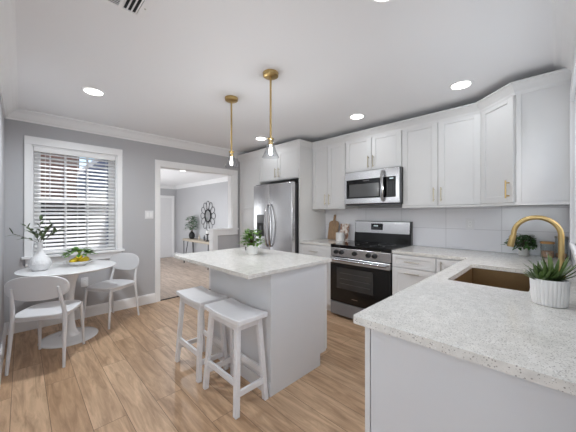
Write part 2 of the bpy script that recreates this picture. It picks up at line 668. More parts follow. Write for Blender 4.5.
# living room
lw = MB().box(LX0 - 0.1, LX0, LY0, 5.3, LF, LC).box(LX0 - 0.1, LX0, 8.7, LY1, LF, LC)
lw.box(LX0 - 0.1, LX0, 5.3, 8.7, LF, 0.15).box(LX0 - 0.1, LX0, 5.3, 8.7, 1.65, LC)  # unseen opening added behind the living room fill lamp
struct('wall_living_west', lw, M['wall'])
struct('wall_living_east', MB().box(LX1, LX1 + 0.1, LY0, LY1, LF, LC), M['wall'])
struct('wall_living_north', MB().box(LX0 - 0.1, LX1 + 0.1, LY1, LY1 + 0.1, LF, LC), M['wall'])
sd = MB()
for i in range(16):                                     # lapped siding on the outside of the living room
    z = LF - 0.2 + i * 0.165
    if z > 0.0 and z < 1.65:
        sd.add([(LX0 - 0.12, LY0, z), (LX0 - 0.12, 5.28, z), (LX0 - 0.103, 5.28, z + 0.165), (LX0 - 0.103, LY0, z + 0.165),
                (LX0 - 0.101, LY0, z), (LX0 - 0.101, 5.28, z), (LX0 - 0.101, 5.28, z + 0.165), (LX0 - 0.101, LY0, z + 0.165)],
               [(0, 1, 2, 3), (0, 4, 5, 1), (4, 7, 6, 5), (1, 5, 6, 2), (0, 3, 7, 4), (3, 2, 6, 7)])
    else:
        sd.add([(LX0 - 0.12, LY0, z), (LX0 - 0.12, LY1, z), (LX0 - 0.103, LY1, z + 0.165), (LX0 - 0.103, LY0, z + 0.165),
                (LX0 - 0.101, LY0, z), (LX0 - 0.101, LY1, z), (LX0 - 0.101, LY1, z + 0.165), (LX0 - 0.101, LY0, z + 0.165)],
               [(0, 1, 2, 3), (0, 4, 5, 1), (4, 7, 6, 5), (1, 5, 6, 2), (0, 3, 7, 4), (3, 2, 6, 7)])
struct('siding', sd, M['siding'])

# crown mouldings (right-hand side of travel is the room)
def crown(zc, p=0.105, h=0.115):
    return [(0, zc), (0, zc - h), (0.012, zc - h), (0.014, zc - h + 0.016), (0.03, zc - h + 0.03), (p * 0.62, zc - 0.04),
            (p - 0.014, zc - 0.02), (p, zc - 0.016), (p, zc)]
struct('trim_3', MB().sweep([(XL, 1.2), (XL, YN), (XE, YN), (XE, YS), (0.45, YS)], crown(ZC)), M['trim'])
struct('trim_4', MB().sweep([(LX0, LY0), (LX0, LY1), (LX1, LY1), (LX1, LY0)], crown(LC, 0.09, 0.10)), M['trim'])
# baseboards
bprof = [(0, 0), (0.016, 0), (0.016, 0.115), (0.011, 0.13), (0.006, 0.138), (0, 0.138)]
struct('baseboard_north', MB().sweep([(XL, 1.2), (XL, YN), (1.403, YN)], bprof), M['trim'])
bl = [(d, z + LF) for d, z in bprof]
struct('baseboard_living', MB().sweep([(3.76, LY1), (LX1, LY1), (LX1, LY0)], bl), M['trim'])
struct('baseboard_dining', MB().sweep([(-2.8, -1.2), (-2.8, 1.2), (XL - 0.1, 1.2)], bprof), M['trim'])

# opening to the living room: casing, jamb lining, half wall with its cap
t = MB()
cz = 0.012
t.box(1.403, DX0 + 0.004, YN - 0.02, YN, 0, DZ - 0.004)
t.box(1.403, 2.856, YN - 0.02, YN, DZ - 0.004, 2.118)
t.box(DX1 - 0.004, 2.856, YN - 0.02, YN, 1.05, DZ - 0.004)
t.box(DX0, DX0 + 0.012, YN, LY0, LF, DZ - 0.012)
t.box(DX0, DX1, YN, LY0, DZ - 0.012, DZ)
t.box(DX1 - 0.012, DX1, YN, LY0, 1.05, DZ - 0.012)
struct('trim_5', t, M['trim'], bevel=0.003)
t = MB()
t.box(2.335, 2.87, YN - 0.035, LY0 + 0.03, 1.02, 1.05)
t.box(2.35, 2.44, YN - 0.02, YN + 0.0015, 0, 1.02)
t.box(2.348, 2.36, YN + 0.0015, LY0, LF, 1.02)
t.box(2.44, 2.856, YN - 0.02, YN + 0.0015, 0.93, 1.02)
t.box(2.44, 2.856, YN - 0.016, YN + 0.0015, 0.0, 0.138)
struct('trim_6', t, M['trim'], bevel=0.003)

# window in the north wall
fr = MB()
fr.box(0.022, WX0, YN - 0.022, YN, 0.833, WZ1)
fr.box(WX1, 0.98, YN - 0.022, YN, 0.833, WZ1)
fr.box(0.022, 0.98, YN - 0.022, YN, WZ1, 2.19)
fr.box(WX0, WX0 + 0.014, YN, LY0, WZ0, WZ1 - 0.014)
fr.box(WX1 - 0.014, WX1, YN, LY0, WZ0, WZ1 - 0.014)
fr.box(WX0, WX1, YN, LY0, WZ1 - 0.014, WZ1)
win = struct('window_1', fr, M['trim'], bevel=0.003)
MB().box(0.0, 1.0, YN - 0.055, YN + 0.115, 0.805, 0.832).build('sill', M['trim'], win, bevel=0.004)
MB().box(0.03, 0.97, YN - 0.018, YN - 0.001, 0.72, 0.805).build('apron', M['trim'], win, bevel=0.003)
for nm, y, z0, z1 in (('upper_sash', YN + 0.085, 1.45, 2.086), ('lower_sash', YN + 0.062, 0.832, 1.49)):
    s_ = MB()
    xa, xb = WX0 + 0.014, WX1 - 0.014
    s_.box(xa, xa + 0.066, y, y + 0.028, z0, z1)
    s_.box(xb - 0.066, xb, y, y + 0.028, z0, z1)
    s_.box(xa + 0.066, xb - 0.066, y, y + 0.028, z0, z0 + 0.042)
    s_.box(xa + 0.066, xb - 0.066, y, y + 0.028, z1 - 0.04, z1)
    for x in (0.388, 0.608):
        s_.box(x - 0.011, x + 0.011, y + 0.004, y + 0.024, z0, z1)
    sash = s_.build(nm, M['trim'], win, bevel=0.002)
    MB().box(xa + 0.06, xb - 0.06, y + 0.012, y + 0.016, z0 + 0.04, z1 - 0.038).build('pane', M['pane'], sash)

# window over the sink (only its casing and sill show)
fr = MB()
fr.box(SX1, 2.885, YS, YS + 0.02, SZ0, SZ1)
fr.box(SX0 - 0.085, SX0, YS, YS + 0.02, SZ0, SZ1)
fr.box(SX0 - 0.085, 2.885, YS, YS + 0.02, SZ1, SZ1 + 0.085)
fr.box(SX0, SX0 + 0.02, YS - 0.12, YS, SZ0, SZ1 - 0.02)
fr.box(SX1 - 0.02, SX1, YS - 0.12, YS, SZ0, SZ1 - 0.02)
fr.box(SX0, SX1, YS - 0.12, YS, SZ1 - 0.02, SZ1)
win2 = struct('window_2', fr, M['trim'], bevel=0.003)
MB().box(SX0 - 0.1, 2.89, YS - 0.12, YS + 0.024, SZ0 - 0.03, SZ0).build('sill', M['trim'], win2, bevel=0.006)
s_ = MB()
for x in (SX0 + 0.02, 2.13, SX1 - 0.06):
    s_.box(x, x + 0.04, YS - 0.11, YS - 0.085, SZ0, SZ1 - 0.02)
s_.box(SX0, SX1, YS - 0.11, YS - 0.085, SZ0, SZ0 + 0.045)
s_.build('sash', M['trim'], win2, bevel=0.002)
MB().box(SX0 + 0.02, SX1 - 0.02, YS - 0.1, YS - 0.096, SZ0, SZ1).build('pane', M['pane'], win2)
# unseen dining window and glass door, added behind the camera to supply light
for nm, parts in (('added_window', [(-2.88, -2.84, -1.2, 1.1, 0.7, 0.76), (-2.88, -2.84, -1.2, 1.1, 2.14, 2.2), (-2.88, -2.84, -1.2, -1.14, 0.76, 2.14),
                                (-2.88, -2.84, 1.04, 1.1, 0.76, 2.14), (-2.88, -2.84, -0.08, -0.02, 0.76, 2.14)]),
                  ('added_glass_door', [(-2.3, -0.1, -2.48, -2.44, 0, 0.1), (-2.3, -0.1, -2.48, -2.44, 2.2, 2.3), (-2.3, -2.2, -2.48, -2.44, 0.1, 2.2),
                              (-0.2, -0.1, -2.48, -2.44, 0.1, 2.2), (-1.25, -1.15, -2.48, -2.44, 0.1, 2.2)])):
    b_ = MB()
    for p in parts:
        b_.box(*p)
    o = struct(nm, b_, M['trim'])
    (MB().box(-2.862, -2.858, -1.15, 1.05, 0.75, 2.15) if nm == 'added_window' else MB().box(-2.22, -0.18, -2.462, -2.458, 0.08, 2.22)).build('pane', M['pane'], o)

# far door of the living room
dd = MB().box(2.88, 3.68, LY1 - 0.03, LY1 - 0.012, LF + 0.01, LF + 2.03)
door = struct('door_2', dd, M['whitepl'], bevel=0.002)
cas = MB()
cas.box(3.68, 3.765, LY1 - 0.035, LY1, LF, LF + 2.03)
cas.box(2.795, 2.88, LY1 - 0.035, LY1, LF, LF + 2.03)
cas.box(2.795, 3.765, LY1 - 0.035, LY1, LF + 2.03, LF + 2.115)
cas.build('casing', M['trim'], door, bevel=0.003)
MB().sphere((2.95, LY1 - 0.07, LF + 0.95), 0.028).tube([(2.95, LY1 - 0.07, LF + 0.95), (2.95, LY1 - 0.028, LF + 0.95)], 0.012).build('door_handle', M['nickel'], door, smooth=True)

# backsplash
bs = MB().box(XE - 0.008, XE - 0.0005, YS + 0.002, 2.65, 0.915, 1.392)
struct('backsplash', bs, M['tile'])

# outdoors beyond the north window
struct('ground', MB().box(-9, 9, YN + 0.13, 20, -0.62, -0.5), M['grass'])
nb = thing('neighbour_house', 'red brick house wall seen through the window blind slats', 'house', (-1.5, 8.6, -0.5))
MB().box(-4.5, 2.55, 0, 0.25, 0, 5.2).build('brick_wall', M['brick'], nb)
wf = MB().box(0.9, 0.98, -0.06, 0, 1.2, 2.2).box(1.72, 1.8, -0.06, 0, 1.2, 2.2).box(0.9, 1.8, -0.06, 0, 2.12, 2.2).box(0.9, 1.8, -0.06, 0, 1.2, 1.28).build('window', M['trim'], nb)
MB().box(0.98, 1.72, -0.03, -0.01, 1.28, 2.12).build('pane', M['blackglass'], wf)
fe = MB()
for i in range(44):
    x = -4.2 + i * 0.12
    fe.box(x, x + 0.112, 0, 0.02, 0, 2.08 + 0.01 * (i % 3))
fe.box(-4.2, 1.08, 0.02, 0.06, 0.4, 0.5).box(-4.2, 1.08, 0.02, 0.06, 1.6, 1.7)
tag(fe.build('board_fence', M['fence'], loc=(-0.1, 7.2, -0.5)), 'dark board fence outside, behind the lower blind slats', 'fence')
tag(MB().box(-4, 0.95, 0, 0.2, 0, 1.12).box(-4, 0.95, -0.03, 0.23, 1.12, 1.18).build('garden_wall', M['concrete'], loc=(0, 6.7, -0.5), bevel=0.01),
    'low grey concrete garden wall outside the window', 'wall')

# ------------------------------------------------------------------ cabinets
# local frame of a cabinet: x to the right as seen from its front, y into its depth, z up
EAST, SOUTHRUN, ISLE, DIAG = -PI / 2, PI, PI / 2, R(-135)

def shaker(x0, x1, z0, z1, rail=0.058, th=0.02):
    b = MB()
    w = min(rail, (x1 - x0) * 0.28, (z1 - z0) * 0.28)
    b.box(x0, x0 + w, -th, 0, z0, z1)
    b.box(x1 - w, x1, -th, 0, z0, z1)
    b.box(x0 + w, x1 - w, -th, 0, z0, z0 + w)
    b.box(x0 + w, x1 - w, -th, 0, z1 - w, z1)
    b.box(x0 + w - 0.002, x1 - w + 0.002, -th + 0.009, -0.002, z0 + w - 0.002, z1 - w + 0.002)
    return b

def pull(x, z, vertical=True, L=0.15, m='brass', parent=None, th=0.02):
    b = MB()
    h = L / 2
    y = -th - 0.032
    r = 0.006
    if vertical:
        b.tube([(x, y, z - h), (x, y, z + h)], r, 10)
        for s in (-1, 1):
            b.tube([(x, -th, z + s * (h - 0.02)), (x, y, z + s * (h - 0.02))], r * 0.9, 8)
    else:
        b.tube([(x - h, y, z), (x + h, y, z)], r, 10)
        for s in (-1, 1):
            b.tube([(x + s * (h - 0.02), -th, z), (x + s * (h - 0.02), y, z)], r * 0.9, 8)
    return b.build('handle', M[m], parent, smooth=True)

def cab_door(root, x0, x1, z0, z1, hx=None, hz=None, m='brass', vert=True, name='door', L=0.15):
    d = shaker(x0, x1, z0, z1).build(name, M['cab'], root, bevel=0.0015, seg=1)
    if hx is not None:
        pull(hx, hz, vert, L, m, d)
    return d

def upper(label, y0, w, z0, z1, depth, doors, loc_x, handles, m='brass', rail=True):
    r = thing('wall_cabinet', label, 'cabinet', (loc_x, y0, z0), EAST)
    b = MB().box(0.0, w, 0, depth, 0, z1 - z0)
    b.build('body', M['cab'], r)
    if rail:
        MB().box(0.001, w - 0.001, -0.022, 0.01, -0.012, 0.006).build('light_rail', M['cab'], r, bevel=0.002)
    g = 0.003
    for i in range(doors):
        a = w / doors * i + g
        e = w / doors * (i + 1) - g
        cab_door(r, a, e, 0.012, z1 - z0 - 0.012, *handles[i], m=m)
    return r

UZ0, UZ1 = 1.395, 2.325
UX = XE - 0.33
# pantry beside the fridge
r = thing('pantry_cabinet', 'tall narrow white pantry cabinet between the grey wall and the fridge', 'cabinet', (2.90, 4.195, 0), EAST)
MB().box(0.0, 0.62, 0, 0.605, 0.1, UZ1).box(0.0, 0.62, 0.07, 0.605, 0, 0.1).build('body', M['cab'], r)
cab_door(r, 0.035, 0.615, 0.115, 1.392, 0.56, 1.2)
cab_door(r, 0.035, 0.615, 1.402, UZ1 - 0.012, 0.56, 1.56)
# above the fridge
r = thing('wall_cabinet', 'deep two-door white cabinet directly above the stainless fridge', 'cabinet', (2.90, 3.572, 1.845), EAST)
MB().box(0, 0.90, 0, 0.605, 0, UZ1 - 1.845).build('body', M['cab'], r)
cab_door(r, 0.004, 0.448, 0.012, UZ1 - 1.857, 0.412, 0.115)
cab_door(r, 0.454, 0.896, 0.012, UZ1 - 1.857, 0.492, 0.115)
tag(MB().box(2.88, XE - 0.003, 2.648, 2.669, 0.0, UZ1).build('cabinet_end_panel', M['cab'], bevel=0.002),
    'tall white end panel on the right side of the fridge', 'panel')
upper('two-door white wall cabinet above the cutting board and crock, left of microwave', 2.645, 0.588, UZ0, UZ1, 0.325, 2, UX, [(0.258, 0.125), (0.330, 0.125)])
upper('short two-door white wall cabinet directly above the microwave', 2.052, 0.77, 1.862, UZ1, 0.325, 2, UX, [(0.352, 0.115), (0.418, 0.115)], rail=False)
upper('two-door white wall cabinet to the right of the microwave, above the wall outlet', 1.277, 0.762, UZ0, UZ1, 0.325, 2, UX, [(0.345, 0.125), (0.417, 0.125)])
# diagonal corner cabinet
Yc = YS
A = (UX, Yc + 0.602)
B = (XE - 0.61, Yc + 0.322)
dl = math.hypot(A[0] - B[0], A[1] - B[1])
r = thing('corner_wall_cabinet', 'diagonal white corner wall cabinet with one door, above the sink', 'cabinet', (0, 0, UZ0))
poly = [(XE - 0.002, Yc + 0.002), (XE - 0.002, A[1]), A, B, (B[0], Yc + 0.002)]
MB().prism(poly, 0, UZ1 - UZ0).build('body', M['cab'], r)
ep = MB().box(B[0] - 0.006, B[0], Yc + 0.002, B[1] - 0.03, 0.02, UZ1 - UZ0)
ep.build('side_panel', M['cab'], r, bevel=0.001)
MB().box(B[0] - 0.018, B[0], B[1] - 0.03, B[1], 0, UZ1 - UZ0).build('face_frame', M['cab'], r, bevel=0.002)
MB().sweep([(A[0] - 0.0, A[1]), B, (B[0], Yc + 0.002)], [(-0.01, -0.012), (0.02, -0.012), (0.02, 0.012), (-0.01, 0.012)]).build('light_rail', M['cab'], r)
d = shaker(0.012, dl - 0.012, 0.014, UZ1 - UZ0 - 0.012).build('door', M['cab'], r, bevel=0.0015, seg=1)
h = pull(dl - 0.05, 0.125, True, 0.15, 'gold', d)
d.location = (A[0], A[1], 0)
d.rotation_euler = (0, 0, math.atan2(B[1] - A[1], B[0] - A[0]))
# cabinet crown
zt = 2.385
cp = [(-0.02, zt - 0.095), (0.003, zt - 0.095), (0.008, zt - 0.07), (0.024, zt - 0.045), (0.044, zt - 0.022), (0.056, zt - 0.014), (0.06, zt - 0.01), (0.06, zt), (-0.02, zt)]
struct('trim_7', MB().sweep([(2.88, 4.205), (2.88, 2.648), (UX - 0.02, 2.648), (UX - 0.02, A[1] + 0.008), (B[0] - 0.015, B[1] + 0.008), (B[0] - 0.004, Yc + 0.001)], cp), M['cab'])
# base cabinets
BX = 2.885
def base(name, label, y0, w, fronts):
    r = thing(name, label, 'cabinet', (BX + 0.005, y0, 0), EAST)
    MB().box(0, w, 0, 0.612, 0.1, 0.882).box(0, w, 0.07, 0.612, 0, 0.1).build('body', M['cab'], r)
    for kind, x0, x1, z0, z1, hx, hz, v in fronts:
        cab_door(r, x0, x1, z0, z1, hx, hz, vert=v, name=kind, m='nickel')
    return r
base('base_cabinet', 'white base cabinet with one drawer between the fridge panel and the range', 2.645, 0.562,
     [('drawer', 0.004, 0.558, 0.715, 0.872, 0.28, 0.795, False), ('door', 0.004, 0.558, 0.112, 0.708, 0.50, 0.6, True)])
base('drawer_cabinet', 'white three-drawer base cabinet immediately right of the range', 1.27, 0.437,
     [('drawer', 0.004, 0.433, 0.742, 0.872, 0.218, 0.81, False), ('drawer', 0.004, 0.433, 0.43, 0.735, 0.218, 0.69, False),
      ('drawer', 0.004, 0.433, 0.112, 0.423, 0.218, 0.38, False)])
base('base_cabinet', 'narrow white base cabinet door in the corner beside the sink run', 0.83, 0.32,
     [('door', 0.004, 0.30, 0.112, 0.872, 0.05, 0.78, True)])
# peninsula run with the sink, facing the island
r = thing('sink_base_cabinet', 'white sink base cabinet run under the speckled peninsula counter', 'cabinet', (2.885, 0.504, 0), SOUTHRUN)
cb = MB()
cb.box(0, 0.30, 0, 0.59, 0.1, 0.882)
cb.box(1.14, 1.915, 0, 0.59, 0.1, 0.882)
cb.box(0.30, 1.14, 0, 0.016, 0.1, 0.882)
cb.box(0.30, 1.14, 0.56, 0.59, 0.1, 0.882)
cb.box(0.30, 1.14, 0, 0.59, 0.1, 0.12)
cb.box(0, 1.90, 0.07, 0.59, 0, 0.1)
cb.build('body', M['cab'], r)
for x0, x1, hx in ((0.02, 0.3, 0.26), (0.305, 0.718, 0.675), (0.722, 1.135, 0.765), (1.14, 1.52, 1.18), (1.525, 1.908, 1.87)):
    cab_door(r, x0, x1, 0.112, 0.872, hx, 0.78, m='nickel')
MB().box(1.916, 1.937, 0.002, 0.588, 0.0, 0.882).build('end_panel', M['panel'], r, bevel=0.001)
MB().box(1.913, 1.939, -0.022, -0.001, 0.0, 0.882).build('stile', M['cab'], r, bevel=0.0015)

# ------------------------------------------------------------------ countertops
T0, T1 = 0.884, 0.914
ct = thing('countertop', 'long speckled pale quartz countertop of the sink peninsula with an undermount opening', 'countertop', (0, 0, 0))
KX0, KX1, KY0, KY1 = 1.83, 2.55, 0.10, 0.47
PX, PY = 0.922, 0.567
def rounded(x0, x1, y0, y1, r, n=6):
    pts = []
    for cx, cy, a0 in ((x1 - r, y1 - r, 0), (x0 + r, y1 - r, 90), (x0 + r, y0 + r, 180), (x1 - r, y0 + r, 270)):
        for i in range(n + 1):
            a = R(a0 + 90 * i / n)
            pts.append((cx + r * math.cos(a), cy + r * math.sin(a)))
    return pts
def slab_with_hole():
    import bmesh
    bm = bmesh.new()
    def corner(cx, cy, r, a0, n=5):
        return [(cx + r * math.cos(R(a0 + 90 * i / n)), cy + r * math.sin(R(a0 + 90 * i / n))) for i in range(n + 1)]
    out = [(XE - 0.009, YS + 0.001), (XE - 0.009, 1.272), (XE - 0.64, 1.272), (XE - 0.64, PY)]
    out += corner(PX + 0.012, PY - 0.012, 0.012, 90)
    out += [(PX, YS + 0.001)]
    hole = rounded(KX0, KX1, KY0, KY1, 0.02)
    edges = []
    for loop in (out, hole):
        vs_ = [bm.verts.new((x, y, T1)) for x, y in loop]
        for i in range(len(vs_)):
            edges.append(bm.edges.new((vs_[i], vs_[(i + 1) % len(vs_)])))
    bmesh.ops.triangle_fill(bm, use_beauty=True, edges=edges, use_dissolve=False)
    res = bmesh.ops.extrude_face_region(bm, geom=bm.faces[:])
    for v in [g for g in res['geom'] if isinstance(g, bmesh.types.BMVert)]:
        v.co.z = T0
    bmesh.ops.recalc_face_normals(bm, faces=bm.faces)
    me = bpy.data.meshes.new('slab')
    bm.to_mesh(me)
    bm.free()
    me.materials.append(M['quartz'])
    o = bpy.data.objects.new('slab', me)
    col.objects.link(o)
    o.parent = ct
    b = o.modifiers.new('bevel', 'BEVEL')
    b.width = 0.003
    b.segments = 2
    b.limit_method = 'ANGLE'
    b.angle_limit = R(50)
slab_with_hole()
tag(MB().box(XE - 0.64, XE - 0.009, 2.084, 2.647, T0, T1).build('countertop', M['quartz'], bevel=0.003), 'short pale quartz countertop between the fridge panel and the range', 'countertop')

# sink
sk = thing('sink', 'brown bronze undermount sink basin set into the peninsula counter', 'sink', (2.19, 0.285, 0.66))
b = MB()
w2, d2, t_, hh = 0.365, 0.19, 0.008, 0.222
b.box(-w2 - t_, w2 + t_, -d2 - t_, d2 + t_, 0, t_)
b.box(-w2 - t_, -w2, -d2 - t_, d2 + t_, t_, hh)
b.box(w2, w2 + t_, -d2 - t_, d2 + t_, t_, hh)
b.box(-w2, w2, -d2 - t_, -d2, t_, hh)
b.box(-w2, w2, d2, d2 + t_, t_, hh)
b.build('basin', M['bronze'], sk, bevel=0.004)
MB().lathe([(0.045, 0.0), (0.045, 0.004), (0.038, 0.006), (0.01, 0.004), (0.001, 0.004)], (0, 0, t_)).build('drain', M['darksteel'], sk, smooth=True)

# faucet
fx, fy = 2.2, -0.02
fa = thing('faucet', 'tall brushed gold gooseneck kitchen faucet behind the sink', 'faucet', (fx, fy, T1))
MB().lathe([(0.028, 0), (0.028, 0.006), (0.024, 0.012), (0.02, 0.03), (0.0175, 0.05), (0.0175, 0.06)]).build('base', M['gold'], fa, smooth=True)
pts = [(0, 0, 0.05), (0, 0, 0.15), (0, 0, 0.27)]
rad_ = 0.105
for i in range(1, 19):
    a = R(180 - i * 10.0)
    pts.append((0, rad_ + rad_ * math.cos(a), 0.272 + rad_ * math.sin(a)))
pts.append((0, 2 * rad_ + 0.003, 0.255))
MB().tube(pts, 0.0138, 16).build('spout', M['gold'], fa, smooth=True)
MB().tube([(0, 2 * rad_ + 0.003, 0.262), (0, 2 * rad_ + 0.007, 0.245), (0, 2 * rad_ + 0.016, 0.198), (0, 2 * rad_ + 0.017, 0.192)], [0.0155, 0.0168, 0.0182, 0.0165], 16).build('spray_head', M['gold'], fa, smooth=True)
MB().tube([(0.012, 0, 0.075), (0.045, 0, 0.08)], 0.012, 12).tube([(0.04, 0, 0.08), (0.055, 0, 0.10), (0.085, 0, 0.135)], [0.007, 0.006, 0.005], 10).build('lever', M['gold'], fa, smooth=True)

# ------------------------------------------------------------------ range
RY0, RW = 2.078, 0.80
rg = thing('range', 'stainless and black electric range with five front knobs and an oven window', 'stove', (2.86, RY0, 0), EAST)
MB().box(0.002, RW - 0.002, 0.03, 0.60, 0.03, 0.88).build('body', M['black'], rg)
for x in (0.05, RW - 0.05):
    for y in (0.08, 0.55):
        MB().tube([(x, y, 0), (x, y, 0.032)], 0.018, 10).build('foot', M['blackmat'], rg)
ckt = MB().box(0, RW, -0.005, 0.60, 0.882, 0.922).build('cooktop', M['blackglass'], rg, bevel=0.004)
for x, y, rr in ((0.2, 0.16, 0.105), (0.56, 0.16, 0.085), (0.2, 0.43, 0.085), (0.56, 0.43, 0.105)):
    n = 40
    rings = MB()
    o_ = [(x + rr * math.cos(2 * PI * i / n), y + rr * math.sin(2 * PI * i / n), 0.9224) for i in range(n)]
    i_ = [(x + (rr - 0.003) * math.cos(2 * PI * i / n), y + (rr - 0.003) * math.sin(2 * PI * i / n), 0.9224) for i in range(n)]
    rings.add(o_ + i_, [(i, (i + 1) % n, (i + 1) % n + n, i + n) for i in range(n)])
    rings.build('burner_mark', M['keys'], ckt)
MB().box(0.002, RW - 0.002, -0.004, 0.05, 0.772, 0.88).build('control_panel', M['steel'], rg, bevel=0.003)
for ky in (1.978, 1.898, 1.714, 1.53, 1.452):
    x = RY0 - ky - 0.012
    k = MB().tube([(x, -0.003, 0.828), (x, -0.012, 0.828), (x, -0.014, 0.828), (x, -0.036, 0.828)], [0.028, 0.028, 0.023, 0.021], 20)
    k.box(x - 0.005, x + 0.005, -0.042, -0.034, 0.808, 0.848)
    k.build('knob', M['blackmat'], rg, smooth=True)
od = MB().box(0.004, RW - 0.004, -0.015, 0.03, 0.2, 0.70).build('oven_door', M['black'], rg, bevel=0.004)
MB().box(0.004, RW - 0.004, -0.016, 0.028, 0.69, 0.762).build('door_trim', M['steel'], od, bevel=0.003)
MB().tube([(0.03, -0.055, 0.735), (RW / 2, -0.058, 0.735), (RW - 0.03, -0.055, 0.735)], 0.015, 14).tube([(0.05, -0.015, 0.735), (0.05, -0.055, 0.735)], 0.012, 10).tube([(RW - 0.05, -0.015, 0.735), (RW - 0.05, -0.055, 0.735)], 0.012, 10).build('handle', M['steel_v'], od, smooth=True)
ow = MB().box(0.10, 0.60, -0.0165, -0.01, 0.375, 0.64).build('oven_window', M['ovenglass'], od, bevel=0.002)
rk = MB()
for z in (0.44, 0.50, 0.57):
    rk.box(0.15, 0.56, -0.0175, -0.016, z, z + 0.004)
rk.build('oven_rack', M['rack'], ow)
MB().box(0.32, 0.40, -0.0165, -0.014, 0.268, 0.276).build('badge', M['steel_v'], od)
MB().box(0.004, RW - 0.004, -0.012, 0.03, 0.035, 0.192).build('storage_drawer', M['drawersteel'], rg, bevel=0.004)
bgd = MB().add([(0.0, 0.575, 0.915), (RW, 0.575, 0.915), (RW, 0.64, 0.915), (0, 0.64, 0.915), (0, 0.60, 1.213), (RW, 0.60, 1.213), (RW, 0.64, 1.213), (0, 0.64, 1.213)],
               [(0, 3, 2, 1), (4, 5, 6, 7), (0, 1, 5, 4), (1, 2, 6, 5), (2, 3, 7, 6), (3, 0, 4, 7)]).build('backguard', M['black'], rg, bevel=0.003)
sp = MB().add([(0.004, 0.582, 1.05), (RW - 0.02, 0.582, 1.05), (RW - 0.02, 0.592, 1.05), (0.004, 0.592, 1.05),
               (0.004, 0.594, 1.206), (RW - 0.02, 0.594, 1.206), (RW - 0.02, 0.604, 1.206), (0.004, 0.604, 1.206)],
              [(0, 3, 2, 1), (4, 5, 6, 7), (0, 1, 5, 4), (1, 2, 6, 5), (2, 3, 7, 6), (3, 0, 4, 7)]).build('backguard_panel', M['steel'], bgd, bevel=0.002)
dp = MB().box(0.262, 0.425, 0.578, 0.598, 1.094, 1.18).build('display', M['blackglass'], bgd, bevel=0.002)
dg = MB()
for i in range(4):
    dg.box(0.305 + i * 0.016, 0.314 + i * 0.016, 0.5765, 0.58, 1.14, 1.158)
dg.build('clock_digits', M['clock'], bgd)
kk = MB()
for i in range(7):
    for j in range(2):
        kk.box(0.275 + i * 0.02, 0.285 + i * 0.02, 0.5765, 0.58, 1.106 + j * 0.016, 1.110 + j * 0.016)
kk.build('button_marks', M['keys'], bgd)

# ------------------------------------------------------------------ microwave
mw = thing('microwave', 'stainless over-the-range microwave with dark window and curved handle', 'microwave', (3.095, 2.022, 1.432), EAST)
W_ = 0.762
MB().box(0.003, W_ - 0.003, 0.022, 0.40, 0, 0.428).build('body', M['blackmat'], mw, bevel=0.003)
mwd = MB().box(0, 0.742, 0, 0.022, 0.012, 0.425).build('door', M['steel'], mw, bevel=0.003)
MB().box(0.742, W_, 0.0, 0.022, 0.012, 0.425).build('side_trim', M['darksteel'], mw, bevel=0.003)
MB().box(0.03, 0.70, -0.002, 0.01, 0.08, 0.325).build('glass_panel', M['blackglass'], mwd, bevel=0.002)
MB().box(0.075, 0.49, -0.0035, 0.008, 0.10, 0.265).build('window', M['mwglass'], mwd, bevel=0.002)
MB().box(0.28, 0.36, -0.0035, 0, 0.298, 0.306).build('badge', M['keys'], mwd)
hp = [(0.548, -0.002, 0.40), (0.548, -0.03, 0.395), (0.548, -0.05, 0.33), (0.548, -0.055, 0.22), (0.548, -0.05, 0.11), (0.548, -0.03, 0.045), (0.548, -0.002, 0.04)]
MB().tube(hp, 0.017, 12, flat=0.7).build('handle', M['steel_v'], mwd, smooth=True)
kk = MB()
for i in range(4):
    for j in range(8):
        kk.box(0.596 + i * 0.024, 0.608 + i * 0.024, -0.003, 0, 0.10 + j * 0.022, 0.105 + j * 0.022)
kk.build('keypad', M['keys'], mwd)
MB().box(0.625, 0.67, -0.003, 0, 0.295, 0.308).build('clock_digits', M['clock'], mwd)
MB().box(0.02, W_ - 0.02, 0.03, 0.38, -0.008, 0.002).build('vent_grille', M['darksteel'], mw)

# ------------------------------------------------------------------ refrigerator
FX, FY, FW = 2.745, 3.566, 0.892
fg = thing('refrigerator', 'stainless side-by-side refrigerator with curved handles and ice dispenser', 'refrigerator', (FX, FY, 0), EAST)
MB().box(0.012, FW - 0.012, 0.075, 0.72, 0.02, 1.755).build('body', M['darksteel'], fg)
MB().box(0.015, FW - 0.015, 0.06, 0.1, 0.0, 0.085).build('kick_grille', M['blackmat'], fg)
for x in (0.03, FW - 0.13):
    MB().box(x, x + 0.1, 0.03, 0.12, 1.755, 1.79).build('hinge_cover', M['blackmat'], fg, bevel=0.004)
split = 0.405
def fdoor(x0, x1, n=10):
    # gently crowned front
    b = MB()
    vs_ = []
    for i in range(n + 1):
        u = i / n
        x = x0 + (x1 - x0) * u
        y = -0.010 * (1 - (2 * u - 1) ** 2)
        vs_ += [(x, y, 0.09), (x, y, 1.775), (x, 0.07, 0.09), (x, 0.07, 1.775)]
    fs = []
    for i in range(n):
        a = i * 4
        fs += [(a, a + 4, a + 5, a + 1), (a + 2, a + 3, a + 7, a + 6), (a + 1, a + 5, a + 7, a + 3), (a, a + 2, a + 6, a + 4)]
    fs += [(0, 1, 3, 2), (n * 4, n * 4 + 2, n * 4 + 3, n * 4 + 1)]
    return b.add(vs_, fs)
fz = fdoor(0.0, split - 0.006).build('freezer_door', M['steel'], fg, bevel=0.006, smooth=True)
fd = fdoor(split + 0.006, FW).build('fridge_door', M['steel'], fg, bevel=0.006, smooth=True)
